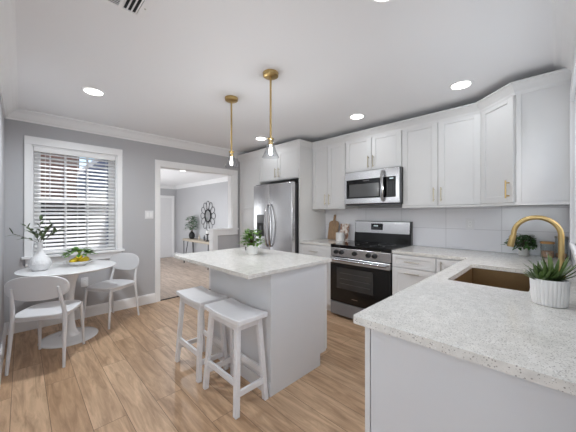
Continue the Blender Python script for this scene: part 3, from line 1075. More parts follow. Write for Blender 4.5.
for par, x, s in ((fz, split - 0.032, -1), (fd, split + 0.038, 1)):
    pts = []
    for i in range(13):
        u = i / 12
        z = 0.80 + 0.66 * u
        bow = math.sin(PI * u)
        pts.append((x + s * 0.012 * bow, -0.012 - 0.055 * bow ** 0.6, z))
    MB().tube(pts, 0.014, 12).build('handle', M['steel_v'], par, smooth=True)
ds = MB().box(0.10, 0.305, -0.0145, 0.005, 0.955, 1.30).build('dispenser', M['darksteel'], fz, bevel=0.003)
MB().box(0.112, 0.293, -0.016, 0.004, 0.965, 1.165).build('dispenser_recess', M['blackmat'], ds, bevel=0.003)
MB().box(0.112, 0.293, -0.0165, -0.01, 1.175, 1.29).build('dispenser_panel', M['mwglass'], ds, bevel=0.002)
MB().box(0.18, 0.225, -0.02, -0.01, 1.05, 1.12).build('paddle', M['darksteel'], ds, bevel=0.002)

# ------------------------------------------------------------------ island
il = thing('island_cabinet', 'white kitchen island base with plain panels under the quartz top', 'cabinet', (1.267, 1.444, 0))
IW, IL = 0.626, 0.866
MB().box(0.018, IW, 0.018, IL - 0.018, 0.1, 0.884).box(0.018, IW - 0.065, 0.018, IL - 0.018, 0, 0.1).build('body', M['cab'], il)
MB().box(0.0, 0.018, 0.0, IL, 0, 0.884).build('back_panel', M['panel'], il, bevel=0.001)
e = MB().add([(0.018, 0, 0), (IW - 0.06, 0, 0), (IW - 0.06, 0, 0.1), (IW + 0.002, 0, 0.1), (IW + 0.002, 0, 0.884), (0.018, 0, 0.884),
              (0.018, 0.018, 0), (IW - 0.06, 0.018, 0), (IW - 0.06, 0.018, 0.1), (IW + 0.002, 0.018, 0.1), (IW + 0.002, 0.018, 0.884), (0.018, 0.018, 0.884)],
             [(0, 1, 2, 3, 4, 5), (11, 10, 9, 8, 7, 6), (0, 6, 7, 1), (1, 7, 8, 2), (2, 8, 9, 3), (3, 9, 10, 4), (4, 10, 11, 5), (5, 11, 6, 0)])
e.build('end_panel', M['panel'], il, bevel=0.001)
MB().box(-0.008, -0.0005, 0.0, IL, 0.0, 0.10).build('base_trim', M['panel'], il, bevel=0.002)
MB().box(IW + 0.0035, IW + 0.022, 0.0, IL, 0.1, 0.884).build('face_frame', M['cab'], il, bevel=0.0015)
# doors on the range side
for a, b_ in ((0.004, 0.431), (0.435, 0.862)):
    d = shaker(a, b_, 0.112, 0.872).build('door', M['cab'], il, bevel=0.0015, seg=1)
    pull((b_ - 0.04) if a < 0.1 else (a + 0.04), 0.78, True, 0.15, 'nickel', d)
    d.location = (IW + 0.0225, 0, 0)
    d.rotation_euler = (0, 0, ISLE)
tag(MB().box(1.05, 1.972, 1.421, 2.635, T0, T1).build('countertop', M['quartz'], bevel=0.003), 'rectangular pale quartz top of the central island, overhanging the stools', 'countertop')

# ------------------------------------------------------------------ counter stools
def leg_bar(b, p0, p1, w, d):
    (x0, y0, z0), (x1, y1, z1) = p0, p1
    vs_ = []
    for (x, y, z) in (p0, p1):
        vs_ += [(x - w / 2, y - d / 2, z), (x + w / 2, y - d / 2, z), (x + w / 2, y + d / 2, z), (x - w / 2, y + d / 2, z)]
    b.add(vs_, [(0, 3, 2, 1), (4, 5, 6, 7), (0, 1, 5, 4), (1, 2, 6, 5), (2, 3, 7, 6), (3, 0, 4, 7)])
    return b
st = thing('counter_stool', 'white saddle-seat counter stool nearest the camera, in front of the island corner', 'stool', (1.105, 1.662, 0), 0, 'white stools at the island')
n1, n2 = 16, 6
vt, vb = [], []
SL, SW = 0.46, 0.246
for i in range(n1 + 1):
    for j in range(n2 + 1):
        u, v = 2 * i / n1 - 1, 2 * j / n2 - 1
        dip = 0.011 * (1 - u * u) - 0.002 * abs(v)
        vt.append((v * SW / 2, u * SL / 2, 0.622 - dip))
        vb.append((v * SW / 2, u * SL / 2, 0.588 - dip * 0.75))
nn = len(vt)
fs = []
q = n2 + 1
for i in range(n1):
    for j in range(n2):
        a = i * q + j
        fs.append((a, a + 1, a + q + 1, a + q))
        fs.append((a + nn, a + q + nn, a + q + 1 + nn, a + 1 + nn))
for i in range(n1):
    for a, b_ in ((i * q, (i + 1) * q), (i * q + n2, (i + 1) * q + n2)):
        fs.append((a, b_, b_ + nn, a + nn))
for j in range(n2):
    for a in (j, n1 * q + j):
        fs.append((a, a + 1, a + 1 + nn, a + nn))
MB().add(vt + vb, fs).build('seat', M['whitewood'], st, bevel=0.005, smooth=True)
LT = [(sx * 0.088, sy * 0.168, 0.585) for sx in (-1, 1) for sy in (-1, 1)]
LB = [(sx * 0.122, sy * 0.203, 0.0) for sx in (-1, 1) for sy in (-1, 1)]
for p0, p1 in zip(LB, LT):
    leg_bar(MB(), p0, p1, 0.033, 0.036).build('leg', M['whitewood'], st, bevel=0.003)
def at(sx, sy, z):
    u = z / 0.585
    return (sx * (0.122 + (0.088 - 0.122) * u), sy * (0.203 + (0.168 - 0.203) * u), z)
for sx in (-1, 1):
    p, q_ = at(sx, -1, 0.20), at(sx, 1, 0.20)
    MB().box(p[0] - 0.009, p[0] + 0.009, p[1], q_[1], 0.18, 0.222).build('stretcher', M['whitewood'], st, bevel=0.002)
    p, q_ = at(sx, -1, 0.55), at(sx, 1, 0.55)
    MB().box(p[0] - 0.009, p[0] + 0.009, p[1], q_[1], 0.535, 0.572).build('apron', M['whitewood'], st, bevel=0.002)
for sy in (-1, 1):
    p, q_ = at(-1, sy, 0.13), at(1, sy, 0.13)
    MB().box(p[0], q_[0], p[1] - 0.009, p[1] + 0.009, 0.115, 0.155).build('stretcher', M['whitewood'], st, bevel=0.002)
    p, q_ = at(-1, sy, 0.55), at(1, sy, 0.55)
    MB().box(p[0], q_[0], p[1] - 0.009, p[1] + 0.009, 0.535, 0.58).build('apron', M['whitewood'], st, bevel=0.002)
dup(st, (1.105, 2.178, 0), 0, 'white saddle-seat counter stool farther away, on the side toward the dining table')

# ------------------------------------------------------------------ dining table
tx, ty = 0.364, 3.653
tb = thing('pedestal_table', 'round white tulip pedestal table below the window', 'table', (tx, ty, 0))
MB().lathe([(0.36, 0.722), (0.395, 0.732), (0.412, 0.742), (0.415, 0.747), (0.412, 0.75), (0.001, 0.75)], n=64).build('tabletop', M['whitetab'], tb, smooth=True)
MB().lathe([(0.10, 0.024), (0.075, 0.045), (0.055, 0.09), (0.042, 0.18), (0.037, 0.32), (0.04, 0.45), (0.055, 0.58), (0.085, 0.67), (0.13, 0.715), (0.15, 0.723)], n=40).build('pedestal', M['whitetab'], tb, smooth=True)
MB().lathe([(0.248, 0.0), (0.25, 0.006), (0.245, 0.011), (0.19, 0.017), (0.12, 0.024), (0.09, 0.032)], n=64).build('base', M['whitetab'], tb, smooth=True)

# ------------------------------------------------------------------ dining chairs (front is +y)
ch = thing('dining_chair', 'white oval-back dining chair seen from behind, nearest the camera', 'chair', (0.189, 3.263, 0), R(-27.3), 'white chairs at the round table')
def superloop(a, b, n, e):
    return [(math.copysign(abs(math.cos(2 * PI * i / n)) ** (2 / e) * a, math.cos(2 * PI * i / n)),
             math.copysign(abs(math.sin(2 * PI * i / n)) ** (2 / e) * b, math.sin(2 * PI * i / n))) for i in range(n)]
sl = []
for x, y in superloop(0.205, 0.215, 48, 3.4):
    sl.append((x * (1.0 + 0.10 * y / 0.215 * -0.3), y + 0.0))
rings_ = [(0.94, 0.437), (1.0, 0.443), (1.0, 0.452), (0.97, 0.457), (0.6, 0.451), (0.25, 0.449)]
b = MB()
vs_ = []
for k, z in rings_:
    vs_ += [(x * k, y * k, z) for x, y in sl]
n = len(sl)
fs = [tuple(range(n))[::-1], tuple((len(rings_) - 1) * n + j for j in range(n))]
for i in range(len(rings_) - 1):
    fs += [(i * n + j, i * n + (j + 1) % n, (i + 1) * n + (j + 1) % n, (i + 1) * n + j) for j in range(n)]
b.add(vs_, fs).build('seat', M['chair'], ch, smooth=True)
fr_ = MB()
for x in (-0.168, 0.168):
    fr_.box(x - 0.008, x + 0.008, -0.18, 0.18, 0.405, 0.438)
fr_.box(-0.165, 0.165, 0.165, 0.181, 0.405, 0.438).box(-0.165, 0.165, -0.181, -0.165, 0.405, 0.438)
fr_.build('seat_frame', M['chair'], ch, bevel=0.003)
for s in (-1, 1):
    MB().tube([(s * 0.18, 0.215, 0), (s * 0.175, 0.20, 0.2), (s * 0.168, 0.182, 0.40), (s * 0.166, 0.178, 0.437)], [0.011, 0.014, 0.016, 0.016], 12).build('front_leg', M['chair'], ch, smooth=True)
    MB().tube([(s * 0.193, -0.225, 0), (s * 0.187, -0.20, 0.22), (s * 0.182, -0.18, 0.40), (s * 0.18, -0.178, 0.46), (s * 0.172, -0.195, 0.54), (s * 0.162, -0.226, 0.65), (s * 0.158, -0.238, 0.70)],
              [0.011, 0.014, 0.017, 0.017, 0.015, 0.012, 0.008], 12).build('rear_leg', M['chair'], ch, smooth=True)
b = MB()
n = 56
lp = superloop(0.225, 0.108, n, 2.5)
def bk(x, z, off):
    y = -0.225 + 0.6 * x * x - 0.16 * z + off
    return (x, y, 0.69 + z)
vs_ = []
specs = [(0.0, -0.007), (0.45, -0.007), (0.8, -0.007), (0.97, -0.007), (1.0, 0.0), (0.97, 0.007), (0.8, 0.007), (0.45, 0.007), (0.0, 0.007)]
for k, off in specs:
    vs_ += [bk(x * max(k, 0.01), z * max(k, 0.01), off) for x, z in lp]
fs = [tuple(range(n)), tuple((len(specs) - 1) * n + j for j in range(n))]
for i in range(len(specs) - 1):
    fs += [(i * n + j, i * n + (j + 1) % n, (i + 1) * n + (j + 1) % n, (i + 1) * n + j) for j in range(n)]
b.add(vs_, fs).build('backrest', M['chair'], ch, smooth=True)
dup(ch, (0.784, 3.862, 0), R(123.8), 'white oval-back dining chair facing us, against the grey wall right of the table')

# ------------------------------------------------------------------ window blind
bl = thing('window_blind', 'white horizontal slat blind hanging in the north window', 'blind', ((WX0 + WX1) / 2, YN + 0.03, 0))
bw = (WX1 - WX0) / 2 - 0.018
MB().box(-bw, bw, -0.03, 0.022, 2.03, 2.085).build('headrail', M['blind'], bl, bevel=0.003)
s_ = MB()
z = 2.012
tilt = R(-28)
while z > 0.885:
    dy, dz = 0.0245 * math.cos(tilt), 0.0245 * math.sin(tilt)
    hw = bw - 0.004
    s_.add([(-hw, -dy, z + dz - .0014), (hw, -dy, z + dz - .0014), (hw, 0, z + .0016), (-hw, 0, z + .0016), (hw, dy, z - dz - .0014), (-hw, dy, z - dz - .0014),
            (-hw, -dy, z + dz + .0014), (hw, -dy, z + dz + .0014), (hw, 0, z + .0044), (-hw, 0, z + .0044), (hw, dy, z - dz + .0014), (-hw, dy, z - dz + .0014)],
           [(0, 3, 2, 1), (3, 5, 4, 2), (6, 7, 8, 9), (9, 8, 10, 11), (0, 1, 7, 6), (5, 11, 10, 4), (0, 6, 9, 3), (3, 9, 11, 5), (1, 2, 8, 7), (2, 4, 10, 8)])
    z -= 0.0464
s_.build('slats', M['slat'], bl)
MB().box(-bw + 0.004, bw - 0.004, -0.026, 0.026, 0.842, 0.862).build('bottom_rail', M['blind'], bl, bevel=0.003)
lc = MB()
for x in (-0.3, 0.0, 0.3):
    for y in (-0.0255, 0.0255):
        lc.tube([(x, y, 0.85), (x, y, 2.04)], 0.0012, 6)
lc.build('ladder_cord', M['blind'], bl)
MB().tube([(-0.26, -0.034, 2.04), (-0.262, -0.036, 1.49)], 0.004, 8).build('tilt_wand', M['whitepl'], bl)

# ------------------------------------------------------------------ plates on the walls
def plate(label, cat, name, loc, rz, w, h, kind):
    r = thing(name, label, cat, loc, rz)
    MB().box(-w / 2, w / 2, -0.007, -0.0005, -h / 2, h / 2).build('plate', M['whitepl'], r, bevel=0.002)
    if kind == 'switch':
        for x in (-0.023, 0.023):
            MB().box(x - 0.016, x + 0.016, -0.011, -0.006, -0.033, 0.033).build('rocker', M['trim'], r, bevel=0.002)
    else:
        for z in (-0.02, 0.02):
            s = MB().box(-0.016, 0.016, -0.009, -0.006, z - 0.014, z + 0.014).build('socket', M['trim'], r, bevel=0.002)
            MB().box(-0.007, -0.005, -0.0095, -0.008, z - 0.004, z + 0.005).box(0.005, 0.007, -0.0095, -0.008, z - 0.004, z + 0.005).build('slot', M['gap'], s)
plate('white double light switch plate on the grey wall left of the opening', 'light switch', 'light_switch', (1.325, YN, 1.30), 0, 0.115, 0.118, 'switch')
plate('white wall outlet low on the grey wall beneath the window, beside the table', 'outlet', 'wall_outlet', (0.565, YN, 0.45), 0, 0.075, 0.118, 'outlet')
plate('white outlet on the tile backsplash under the wall cabinets', 'outlet', 'wall_outlet', (XE - 0.008, 0.672, 1.20), EAST, 0.082, 0.118, 'outlet')

# ------------------------------------------------------------------ ceiling fixtures
def downlight(label, x, y, z, watts=12):
    r = thing('recessed_light', label, 'ceiling light', (x, y, z), 0, 'round recessed ceiling lights')
    n = 40
    MB().lathe([(0.072, -0.004), (0.09, -0.005), (0.095, -0.001), (0.095, 0.0)], n=n).build('trim_ring', M['trim'], r, smooth=True)
    MB().lathe([(0.07, -0.0065), (0.072, -0.005), (0.072, -0.003)], n=n).build('diffuser', M['diffuser'], r, smooth=True)
    l = bpy.data.lights.new('downlight_lamp', 'AREA')
    l.shape = 'DISK'
    l.size = 0.13
    l.energy = watts
    l.color = (0.89, 0.95, 1.0)
    l.spread = R(160)
    o = bpy.data.objects.new('downlight_lamp', l)
    col.objects.link(o)
    o.parent = r
    o.location = (0, 0, -0.012)
downlight('round recessed ceiling light on the left, nearest the window wall', 0.48, 3.065, ZC, 13)
downlight('round recessed ceiling light above the corner cabinets, brightest at upper right', 2.772, 0.60, ZC, 1.0)
downlight('round recessed ceiling light in front of the microwave', 2.802, 1.659, ZC, 1.0)
downlight('round recessed ceiling light in front of the fridge, behind the nearer pendant', 2.585, 3.176, ZC, 1.0)
downlight('round recessed ceiling light cut off by the top edge of the picture', 1.318, 0.614, ZC, 3.5)
downlight('round recessed ceiling light seen through the opening in the living room', 2.54, 5.81, LC)

vn = thing('ceiling_vent', 'white ceiling air register with louvers at the top of the picture', 'vent', (0.35, 1.555, ZC))
v_ = MB()
v_.box(-0.155, 0.155, 0.140, 0.155, -0.008, 0).box(-0.155, 0.155, -0.155, -0.125, -0.008, 0)
v_.box(-0.155, -0.14, -0.125, 0.14, -0.008, 0).box(0.118, 0.155, -0.125, 0.14, -0.008, 0)
v_.build('frame', M['trim'], vn, bevel=0.002)
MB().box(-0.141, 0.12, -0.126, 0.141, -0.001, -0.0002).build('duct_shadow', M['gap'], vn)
lo = MB()
for i in range(4):
    x = 0.116 - i * 0.022
    lo.add([(x - 0.001, -0.125, -0.001), (x + 0.001, -0.125, -0.001), (x - 0.009, -0.125, -0.010), (x - 0.011, -0.125, -0.010),
            (x - 0.001, 0.14, -0.001), (x + 0.001, 0.14, -0.001), (x - 0.009, 0.14, -0.010), (x - 0.011, 0.14, -0.010)],
           [(0, 1, 2, 3), (4, 7, 6, 5), (0, 4, 5, 1), (1, 5, 6, 2), (2, 6, 7, 3), (3, 7, 4, 0)])
for i in range(19):
    y = -0.12 + i * 0.0138
    lo.add([(-0.14, y - 0.001, -0.001), (-0.14, y + 0.001, -0.001), (-0.14, y - 0.003, -0.009), (-0.14, y - 0.005, -0.009),
            (0.03, y - 0.001, -0.001), (0.03, y + 0.001, -0.001), (0.03, y - 0.003, -0.009), (0.03, y - 0.005, -0.009)],
           [(0, 1, 2, 3), (4, 7, 6, 5), (0, 4, 5, 1), (1, 5, 6, 2), (2, 6, 7, 3), (3, 7, 4, 0)])
lo.box(0.026, 0.04, -0.125, 0.14, -0.008, -0.001)
lo.build('louvers', M['trim'], vn)
MB().sphere((0.138, 0.06, -0.008), 0.005).build('screw', M['nickel'], vn, smooth=True)

def pendant(label, x, y):
    r = thing('pendant_light', label, 'pendant light', (x, y, ZC), 0, 'gold pendants over the island')
    MB().lathe([(0.012, -0.036), (0.05, -0.034), (0.062, -0.026), (0.064, -0.006), (0.064, 0.0)]).build('canopy', M['gold'], r, smooth=True)
    MB().tube([(0, 0, -0.034), (0, 0, -0.53)], 0.0085, 12).build('rod', M['gold'], r, smooth=True)
    MB().lathe([(0.014, -0.585), (0.018, -0.575), (0.018, -0.545), (0.026, -0.54), (0.026, -0.532), (0.012, -0.525)]).build('socket', M['gold'], r, smooth=True)
    prof = [(0.0, 0.0), (0.022, 0.0), (0.024, -0.018), (0.030, -0.045), (0.042, -0.08), (0.057, -0.115), (0.066, -0.135), (0.070, -0.142)]
    pr = [(rr, zz - 0.545) for rr, zz in prof[1:]]
    inn = [(rr - 0.002, zz) for rr, zz in pr][::-1]
    n = 32
    loop = pr + inn
    vs_ = []
    for rr, zz in loop:
        vs_ += [(rr * math.cos(2 * PI * j / n), rr * math.sin(2 * PI * j / n), zz) for j in range(n)]
    k = len(loop)
    fs = []
    for i in range(k):
        i2 = (i + 1) % k
        fs += [(i * n + j, i * n + (j + 1) % n, i2 * n + (j + 1) % n, i2 * n + j) for j in range(n)]
    MB().add(vs_, fs).build('glass_shade', M['glass'], r, smooth=True)
    MB().lathe([(0.001, -0.665), (0.010, -0.66), (0.013, -0.645), (0.013, -0.63), (0.009, -0.605), (0.009, -0.585), (0.001, -0.584)]).build('bulb', M['bulb'], r, smooth=True)
    l = bpy.data.lights.new('pendant_lamp', 'POINT')
    l.energy = 5
    l.color = (0.97, 0.985, 1.0)
    l.shadow_soft_size = 0.02
    o = bpy.data.objects.new('pendant_lamp', l)
    col.objects.link(o)
    o.parent = r
    o.location = (0, 0, -0.675)
# lamps inside the two pendants
pendant('gold rod pendant with clear glass cone, farther one toward the opening', 1.474, 2.272)
pendant('gold rod pendant with clear glass cone, nearer and larger of the pair', 1.440, 1.645)

# ------------------------------------------------------------------ plants
def leaf(b, base, direction, L, W, bend=0.3, n=5, up=Vector((0, 0, 1)), thick=0.0):
    d = Vector(direction).normalized()
    side = d.cross(up)
    if side.length < 1e-3:
        side = Vector((1, 0, 0))
    side.normalize()
    nrm = side.cross(d)
    vs_ = []
    p = Vector(base)
    for i in range(n + 1):
        u = i / n
        wv = W / 2 * math.sin(PI * min(1, 0.08 + 0.92 * u)) ** 0.8 * (1.15 - 0.3 * u)
        c = Vector(base) + d * (L * u) - up * (bend * L * u * u)
        vs_ += [c - side * wv + nrm * (0.12 * wv), c - nrm * (0.1 * wv), c + side * wv + nrm * (0.12 * wv)]
    fs = []
    for i in range(n):
        a = i * 3
        fs += [(a, a + 1, a + 4, a + 3), (a + 1, a + 2, a + 5, a + 4)]
    b.add(vs_, fs)

def spike(b, base, direction, L, W, bend):
    d = Vector(direction).normalized()
    up = Vector((0, 0, 1))
    side = d.cross(up).normalized() if abs(d.z) < 0.99 else Vector((1, 0, 0))
    nrm = side.cross(d)
    vs_ = []
    n = 6
    for i in range(n + 1):
        u = i / n
        wv = W / 2 * (1 - u) ** 0.75 * (0.75 + 0.6 * u) + 0.0004
        c = Vector(base) + d * (L * u) - up * (bend * L * u * u) 
        vs_ += [c - side * wv, c - nrm * wv * 0.5, c + side * wv, c + nrm * wv * 0.15]
    fs = [(0, 1, 2, 3), (n * 4 + 3, n * 4 + 2, n * 4 + 1, n * 4)]
    for i in range(n):
        a = i * 4
        fs += [(a + j, a + (j + 1) % 4, a + 4 + (j + 1) % 4, a + 4 + j) for j in range(4)]
    b.add(vs_, fs)

# aloe in the ribbed pot by the camera
pp = thing('potted_aloe', 'spiky green succulent in a ribbed white pot in front of the faucet', 'plant', (1.652, 0.022, T1))
n = 168
prof = [(0.050, 0.0), (0.054, 0.003), (0.0575, 0.03), (0.060, 0.07), (0.062, 0.108), (0.0615, 0.113), (0.056, 0.113), (0.054, 0.098), (0.001, 0.096)]
vs_ = []
for i, (rr, zz) in enumerate(prof):
    for j in range(n):
        a = 2 * PI * j / n
        rib = 0.0036 * abs(math.sin(a * 14)) if 1 <= i <= 4 else 0
        vs_.append(((rr + rib) * math.cos(a), (rr + rib) * math.sin(a), zz))
fs = [tuple(range(n))[::-1]]
for i in range(len(prof) - 1):
    fs += [(i * n + j, i * n + (j + 1) % n, (i + 1) * n + (j + 1) % n, (i + 1) * n + j) for j in range(n)]
fs.append(tuple((len(prof) - 1) * n + j for j in range(n)))
MB().add(vs_, fs).build('pot', M['ceramic'], pp, smooth=True)
MB().lathe([(0.0535, 0.097), (0.0535, 0.103), (0.001, 0.105)], n=24).build('soil', M['soil'], pp)
b = MB()
rnd = random.Random(3)
for cx, cy, cnt, L0 in ((0.024, -0.012, 30, 0.11), (-0.018, 0.024, 30, 0.078)):
    for i in range(cnt):
        a = i * 2.39996
        el = R(18 + 62 * (i / cnt) ** 0.8)
        d = (math.cos(a) * math.cos(el), math.sin(a) * math.cos(el), math.sin(el))
        spike(b, (cx + 0.012 * math.cos(a), cy + 0.012 * math.sin(a), 0.103), d, L0 * rnd.uniform(0.75, 1.1), 0.021, rnd.uniform(-0.15, 0.12))
b.build('foliage', M['aloe'], pp, smooth=True)

def bushy(name, label, loc, pot_prof, potmat, leafmat, cnt, spread, height, z0, L, W, seed, xmax=9.0, ymin=-9.0, droop=0.3):
    r = thing(name, label, 'plant', loc)
    p = MB().lathe(pot_prof, n=32).build('pot', M[potmat], r, smooth=True)
    rimz = max(z for _, z in pot_prof)
    MB().lathe([(pot_prof[-2][0] * 0.85, rimz - 0.012), (0.001, rimz - 0.008)], n=20).build('soil', M['soil'], r)
    rr = random.Random(seed)
    b = MB()
    s = MB()
    for i in range(cnt):
        a = rr.uniform(0, 2 * PI)
        el = rr.uniform(0.05, 1.0)
        rad = spread * math.sqrt(rr.random()) * (1 - 0.45 * el)
        c = Vector((rad * math.cos(a), rad * math.sin(a), z0 + height * el * (1 - 0.35 * (rad / spread) ** 2)))
        d = Vector((math.cos(a + rr.uniform(-0.9, 0.9)), math.sin(a + rr.uniform(-0.9, 0.9)), rr.uniform(-0.15, 0.7)))
        LL = L * rr.uniform(0.7, 1.2)
        over = c.x + max(0, d.normalized().x) * LL + W * 0.6 - xmax
        if over > 0:
            c.x -= over
        under = ymin - (c.y + min(0, d.normalized().y) * LL - W * 0.6)
        if under > 0:
            c.y += under
        leaf(b, c, d, LL, W * rr.uniform(0.75, 1.15), droop * rr.uniform(0.3, 1.4), n=4)
        if i % 4 == 0:
            s.tube([(0.2 * c.x, 0.2 * c.y, rimz - 0.012), (0.6 * c.x, 0.6 * c.y, rimz * 0.4 + c.z * 0.6), tuple(c)], 0.0014, 5)
    b.build('foliage', M[leafmat], r, smooth=True)
    s.build('stem', M['twig'], r)
    return r
wp = [(0.05, 0.0), (0.055, 0.003), (0.060, 0.05), (0.063, 0.094), (0.058, 0.094), (0.056, 0.082), (0.001, 0.081)]
ip = bushy('potted_plant', 'bushy green plant in a small white pot on the island top', (1.615, 2.125, T1), wp[:-3] + [(0.058, 0.094), (0.001, 0.084)], 'ceramic', 'leaf4', 230, 0.115, 0.155, 0.09, 0.05, 0.028, 5)
MB().tube([(-0.0615, 0.012, 0.075), (-0.069, 0.012, 0.068), (-0.07, 0.012, 0.055), (-0.063, 0.012, 0.046)], 0.005, 8).build('handle', M['blackmat'], ip, smooth=True)
bushy('potted_plant', 'trailing dark green plant in a tiny white pot at the backsplash, by the faucet', (3.41, 0.222, T1),
      [(0.034, 0.0), (0.038, 0.003), (0.042, 0.045), (0.045, 0.082), (0.041, 0.082), (0.001, 0.072)], 'ceramic', 'leaf2', 240, 0.15, 0.125, 0.075, 0.046, 0.026, 11, droop=0.5, xmax=0.085, ymin=-0.108)

# ------------------------------------------------------------------ vase with branches on the table
vz = thing('vase', 'white textured bulbous vase with a slim neck at the left of the round table', 'vase', (0.132, 3.63, 0.75))
prof = [(0.045, 0.0), (0.055, 0.003), (0.078, 0.035), (0.086, 0.07), (0.080, 0.105), (0.058, 0.14), (0.032, 0.17), (0.022, 0.2), (0.021, 0.26), (0.025, 0.285), (0.021, 0.285), (0.017, 0.25), (0.001, 0.245)]
n = 64
vs_ = []
for i, (rr, zz) in enumerate(prof):
    for j in range(n):
        a = 2 * PI * j / n
        k = 1.0
        if 1 <= i <= 6:
            k = 1 + 0.055 * math.sin(a * 9 + (PI if i % 2 else 0))
        vs_.append((rr * k * math.cos(a), rr * k * math.sin(a), zz))
fs = [tuple(range(n))[::-1]]
for i in range(len(prof) - 1):
    fs += [(i * n + j, i * n + (j + 1) % n, (i + 1) * n + (j + 1) % n, (i + 1) * n + j) for j in range(n)]
MB().add(vs_, fs).build('body', M['ceramic2'], vz, smooth=True)
br = thing('olive_branches', 'spray of dark olive leaf branches standing in the white vase', 'branches', (0.132, 3.63, 1.0))
rr = random.Random(21)
lf, tw = MB(), MB()
# camera-right is roughly (+0.7, -0.7) in plan
for (dx, dy, dz, cnt) in ((-0.19, 0.08, 0.09, 9), (-0.10, 0.10, 0.16, 8), (0.0, 0.0, 0.23, 9), (0.08, -0.06, 0.17, 9), (0.15, -0.10, 0.12, 9), (0.05, 0.06, 0.12, 7), (-0.06, -0.05, 0.12, 7), (0.20, -0.06, 0.16, 6)):
    P = []
    for i in range(7):
        u = i / 6
        P.append(Vector((dx * u ** 1.2, dy * u ** 1.2, 0.0 + (dz + 0.03) * u ** 0.8)))
    tw.tube([tuple(p) for p in P], [0.0022 - 0.0002 * i for i in range(7)], 6)
    for i in range(cnt):
        u = 0.28 + 0.72 * i / (cnt - 1)
        k = u * 6
        a = P[int(min(k, 5))].lerp(P[int(min(k, 5)) + 1], k - int(min(k, 5)))
        d = Vector((dx, dy, dz)).normalized() + Vector((rr.uniform(-.9, .9), rr.uniform(-.9, .9), rr.uniform(-.5, .6)))
        leaf(lf, a, d, rr.uniform(0.055, 0.085), rr.uniform(0.02, 0.03), 0.15, n=4)
lf.build('leaves', M['leaf3'], br, smooth=True)
tw.build('twigs', M['twig'], br)

# bowl of lemons
bx, by = 0.45, 3.70
bo = thing('fruit_bowl', 'shallow white bowl holding lemons in the middle of the round table', 'bowl', (bx, by, 0.75))
MB().lathe([(0.06, 0.0), (0.065, 0.006), (0.075, 0.012), (0.105, 0.032), (0.118, 0.05), (0.114, 0.05), (0.1, 0.034), (0.07, 0.016), (0.001, 0.014)], n=40).build('body', M['ceramic'], bo, smooth=True)
def lemon(x, y, z, ang, label):
    o = thing('lemon', label, 'lemon', (x, y, z), ang, 'lemons in the white bowl')
    b = MB()
    prof = [(0.0006, -0.043), (0.006, -0.040), (0.012, -0.034), (0.024, -0.022), (0.029, 0.0), (0.024, 0.022), (0.013, 0.033), (0.007, 0.039), (0.0006, 0.041)]
    n = 20
    vs_ = [(zz, rr_ * math.cos(2 * PI * j / n), rr_ * math.sin(2 * PI * j / n)) for rr_, zz in prof for j in range(n)]
    fs = []
    for i in range(len(prof) - 1):
        fs += [(i * n + j, i * n + (j + 1) % n, (i + 1) * n + (j + 1) % n, (i + 1) * n + j) for j in range(n)]
    b.add(vs_, fs).build('fruit', M['lemon'], o, smooth=True)
for x, y, z, a, lb in ((-0.058, -0.02, 0.052, 0.9, 'yellow lemon at the left front of the white bowl'), (0.035, -0.052, 0.057, -0.3, 'yellow lemon at the right front of the white bowl'),
                       (0.064, 0.026, 0.057, 1.9, 'yellow lemon on the right side of the white bowl'), (-0.014, 0.06, 0.057, 0.1, 'yellow lemon at the back of the white bowl'),
                       (0.0, -0.004, 0.088, 0.9, 'yellow lemon on top of the pile in the white bowl')):
    lemon(bx + x, by + y, 0.75 + z, a, lb)
lv = MB()
rr = random.Random(8)
for i in range(64):
    a = rr.uniform(0, 2 * PI)
    rad = rr.uniform(0.02, 0.115)
    z = 0.075 + 0.095 * (1 - rad / 0.16) + rr.uniform(0, 0.02)
    d = Vector((math.cos(a), math.sin(a), rr.uniform(-0.1, 0.8)))
    leaf(lv, (rad * math.cos(a), rad * math.sin(a), z), d, rr.uniform(0.07, 0.095), rr.uniform(0.034, 0.046), 0.3, n=5)
tag(lv.build('lemon_leaves', M['leaf'], smooth=True, loc=(bx, by, 0.75)), 'loose bright green leaves lying over the lemons in the bowl', 'leaves')

# ------------------------------------------------------------------ things on the counters
cbm = MB()
def board_pts():
    P = [(-0.085, 0.0), (0.085, 0.0), (0.09, 0.02), (0.088, 0.25)]
    for i in range(7):
        a = R(90 * i / 6)
        P.append((0.022 + 0.066 * math.cos(a), 0.25 + 0.045 * math.sin(a)))
    P += [(0.018, 0.31), (0.018, 0.375)]
    for i in range(1, 8):
        a = R(180 * i / 8)
        P.append((0.018 * math.cos(a), 0.375 + 0.018 * math.sin(a)))
    P += [(-0.018, 0.375), (-0.018, 0.31)]
    for i in range(7):
        a = R(90 + 90 * i / 6)
        P.append((-0.022 + 0.066 * math.cos(a), 0.25 + 0.045 * math.sin(a)))
    P += [(-0.088, 0.02)]
    return P
cb_ = thing('cutting_board', 'brown wooden paddle cutting board leaning on the backsplash left of the range', 'cutting board', (XE - 0.105, 2.455, T1 + 0.003), EAST)
P = board_pts()
n = len(P)
tl = 0.20
MB().add([(x, z * math.sin(tl), z * math.cos(tl)) for x, z in P] + [(x, z * math.sin(tl) + 0.016, z * math.cos(tl)) for x, z in P],
         [tuple(range(n)), tuple(range(n, 2 * n))[::-1]] + [(i, i + n, (i + 1) % n + n, (i + 1) % n) for i in range(n)]).build('board', M['wood'], cb_, bevel=0.003)
MB().tube([(0, 0.374 * math.sin(tl) - 0.002, 0.374 * math.cos(tl)), (0, 0.374 * math.sin(tl) + 0.018, 0.374 * math.cos(tl))], 0.008, 12).build('hanging_hole', M['gap'], cb_)
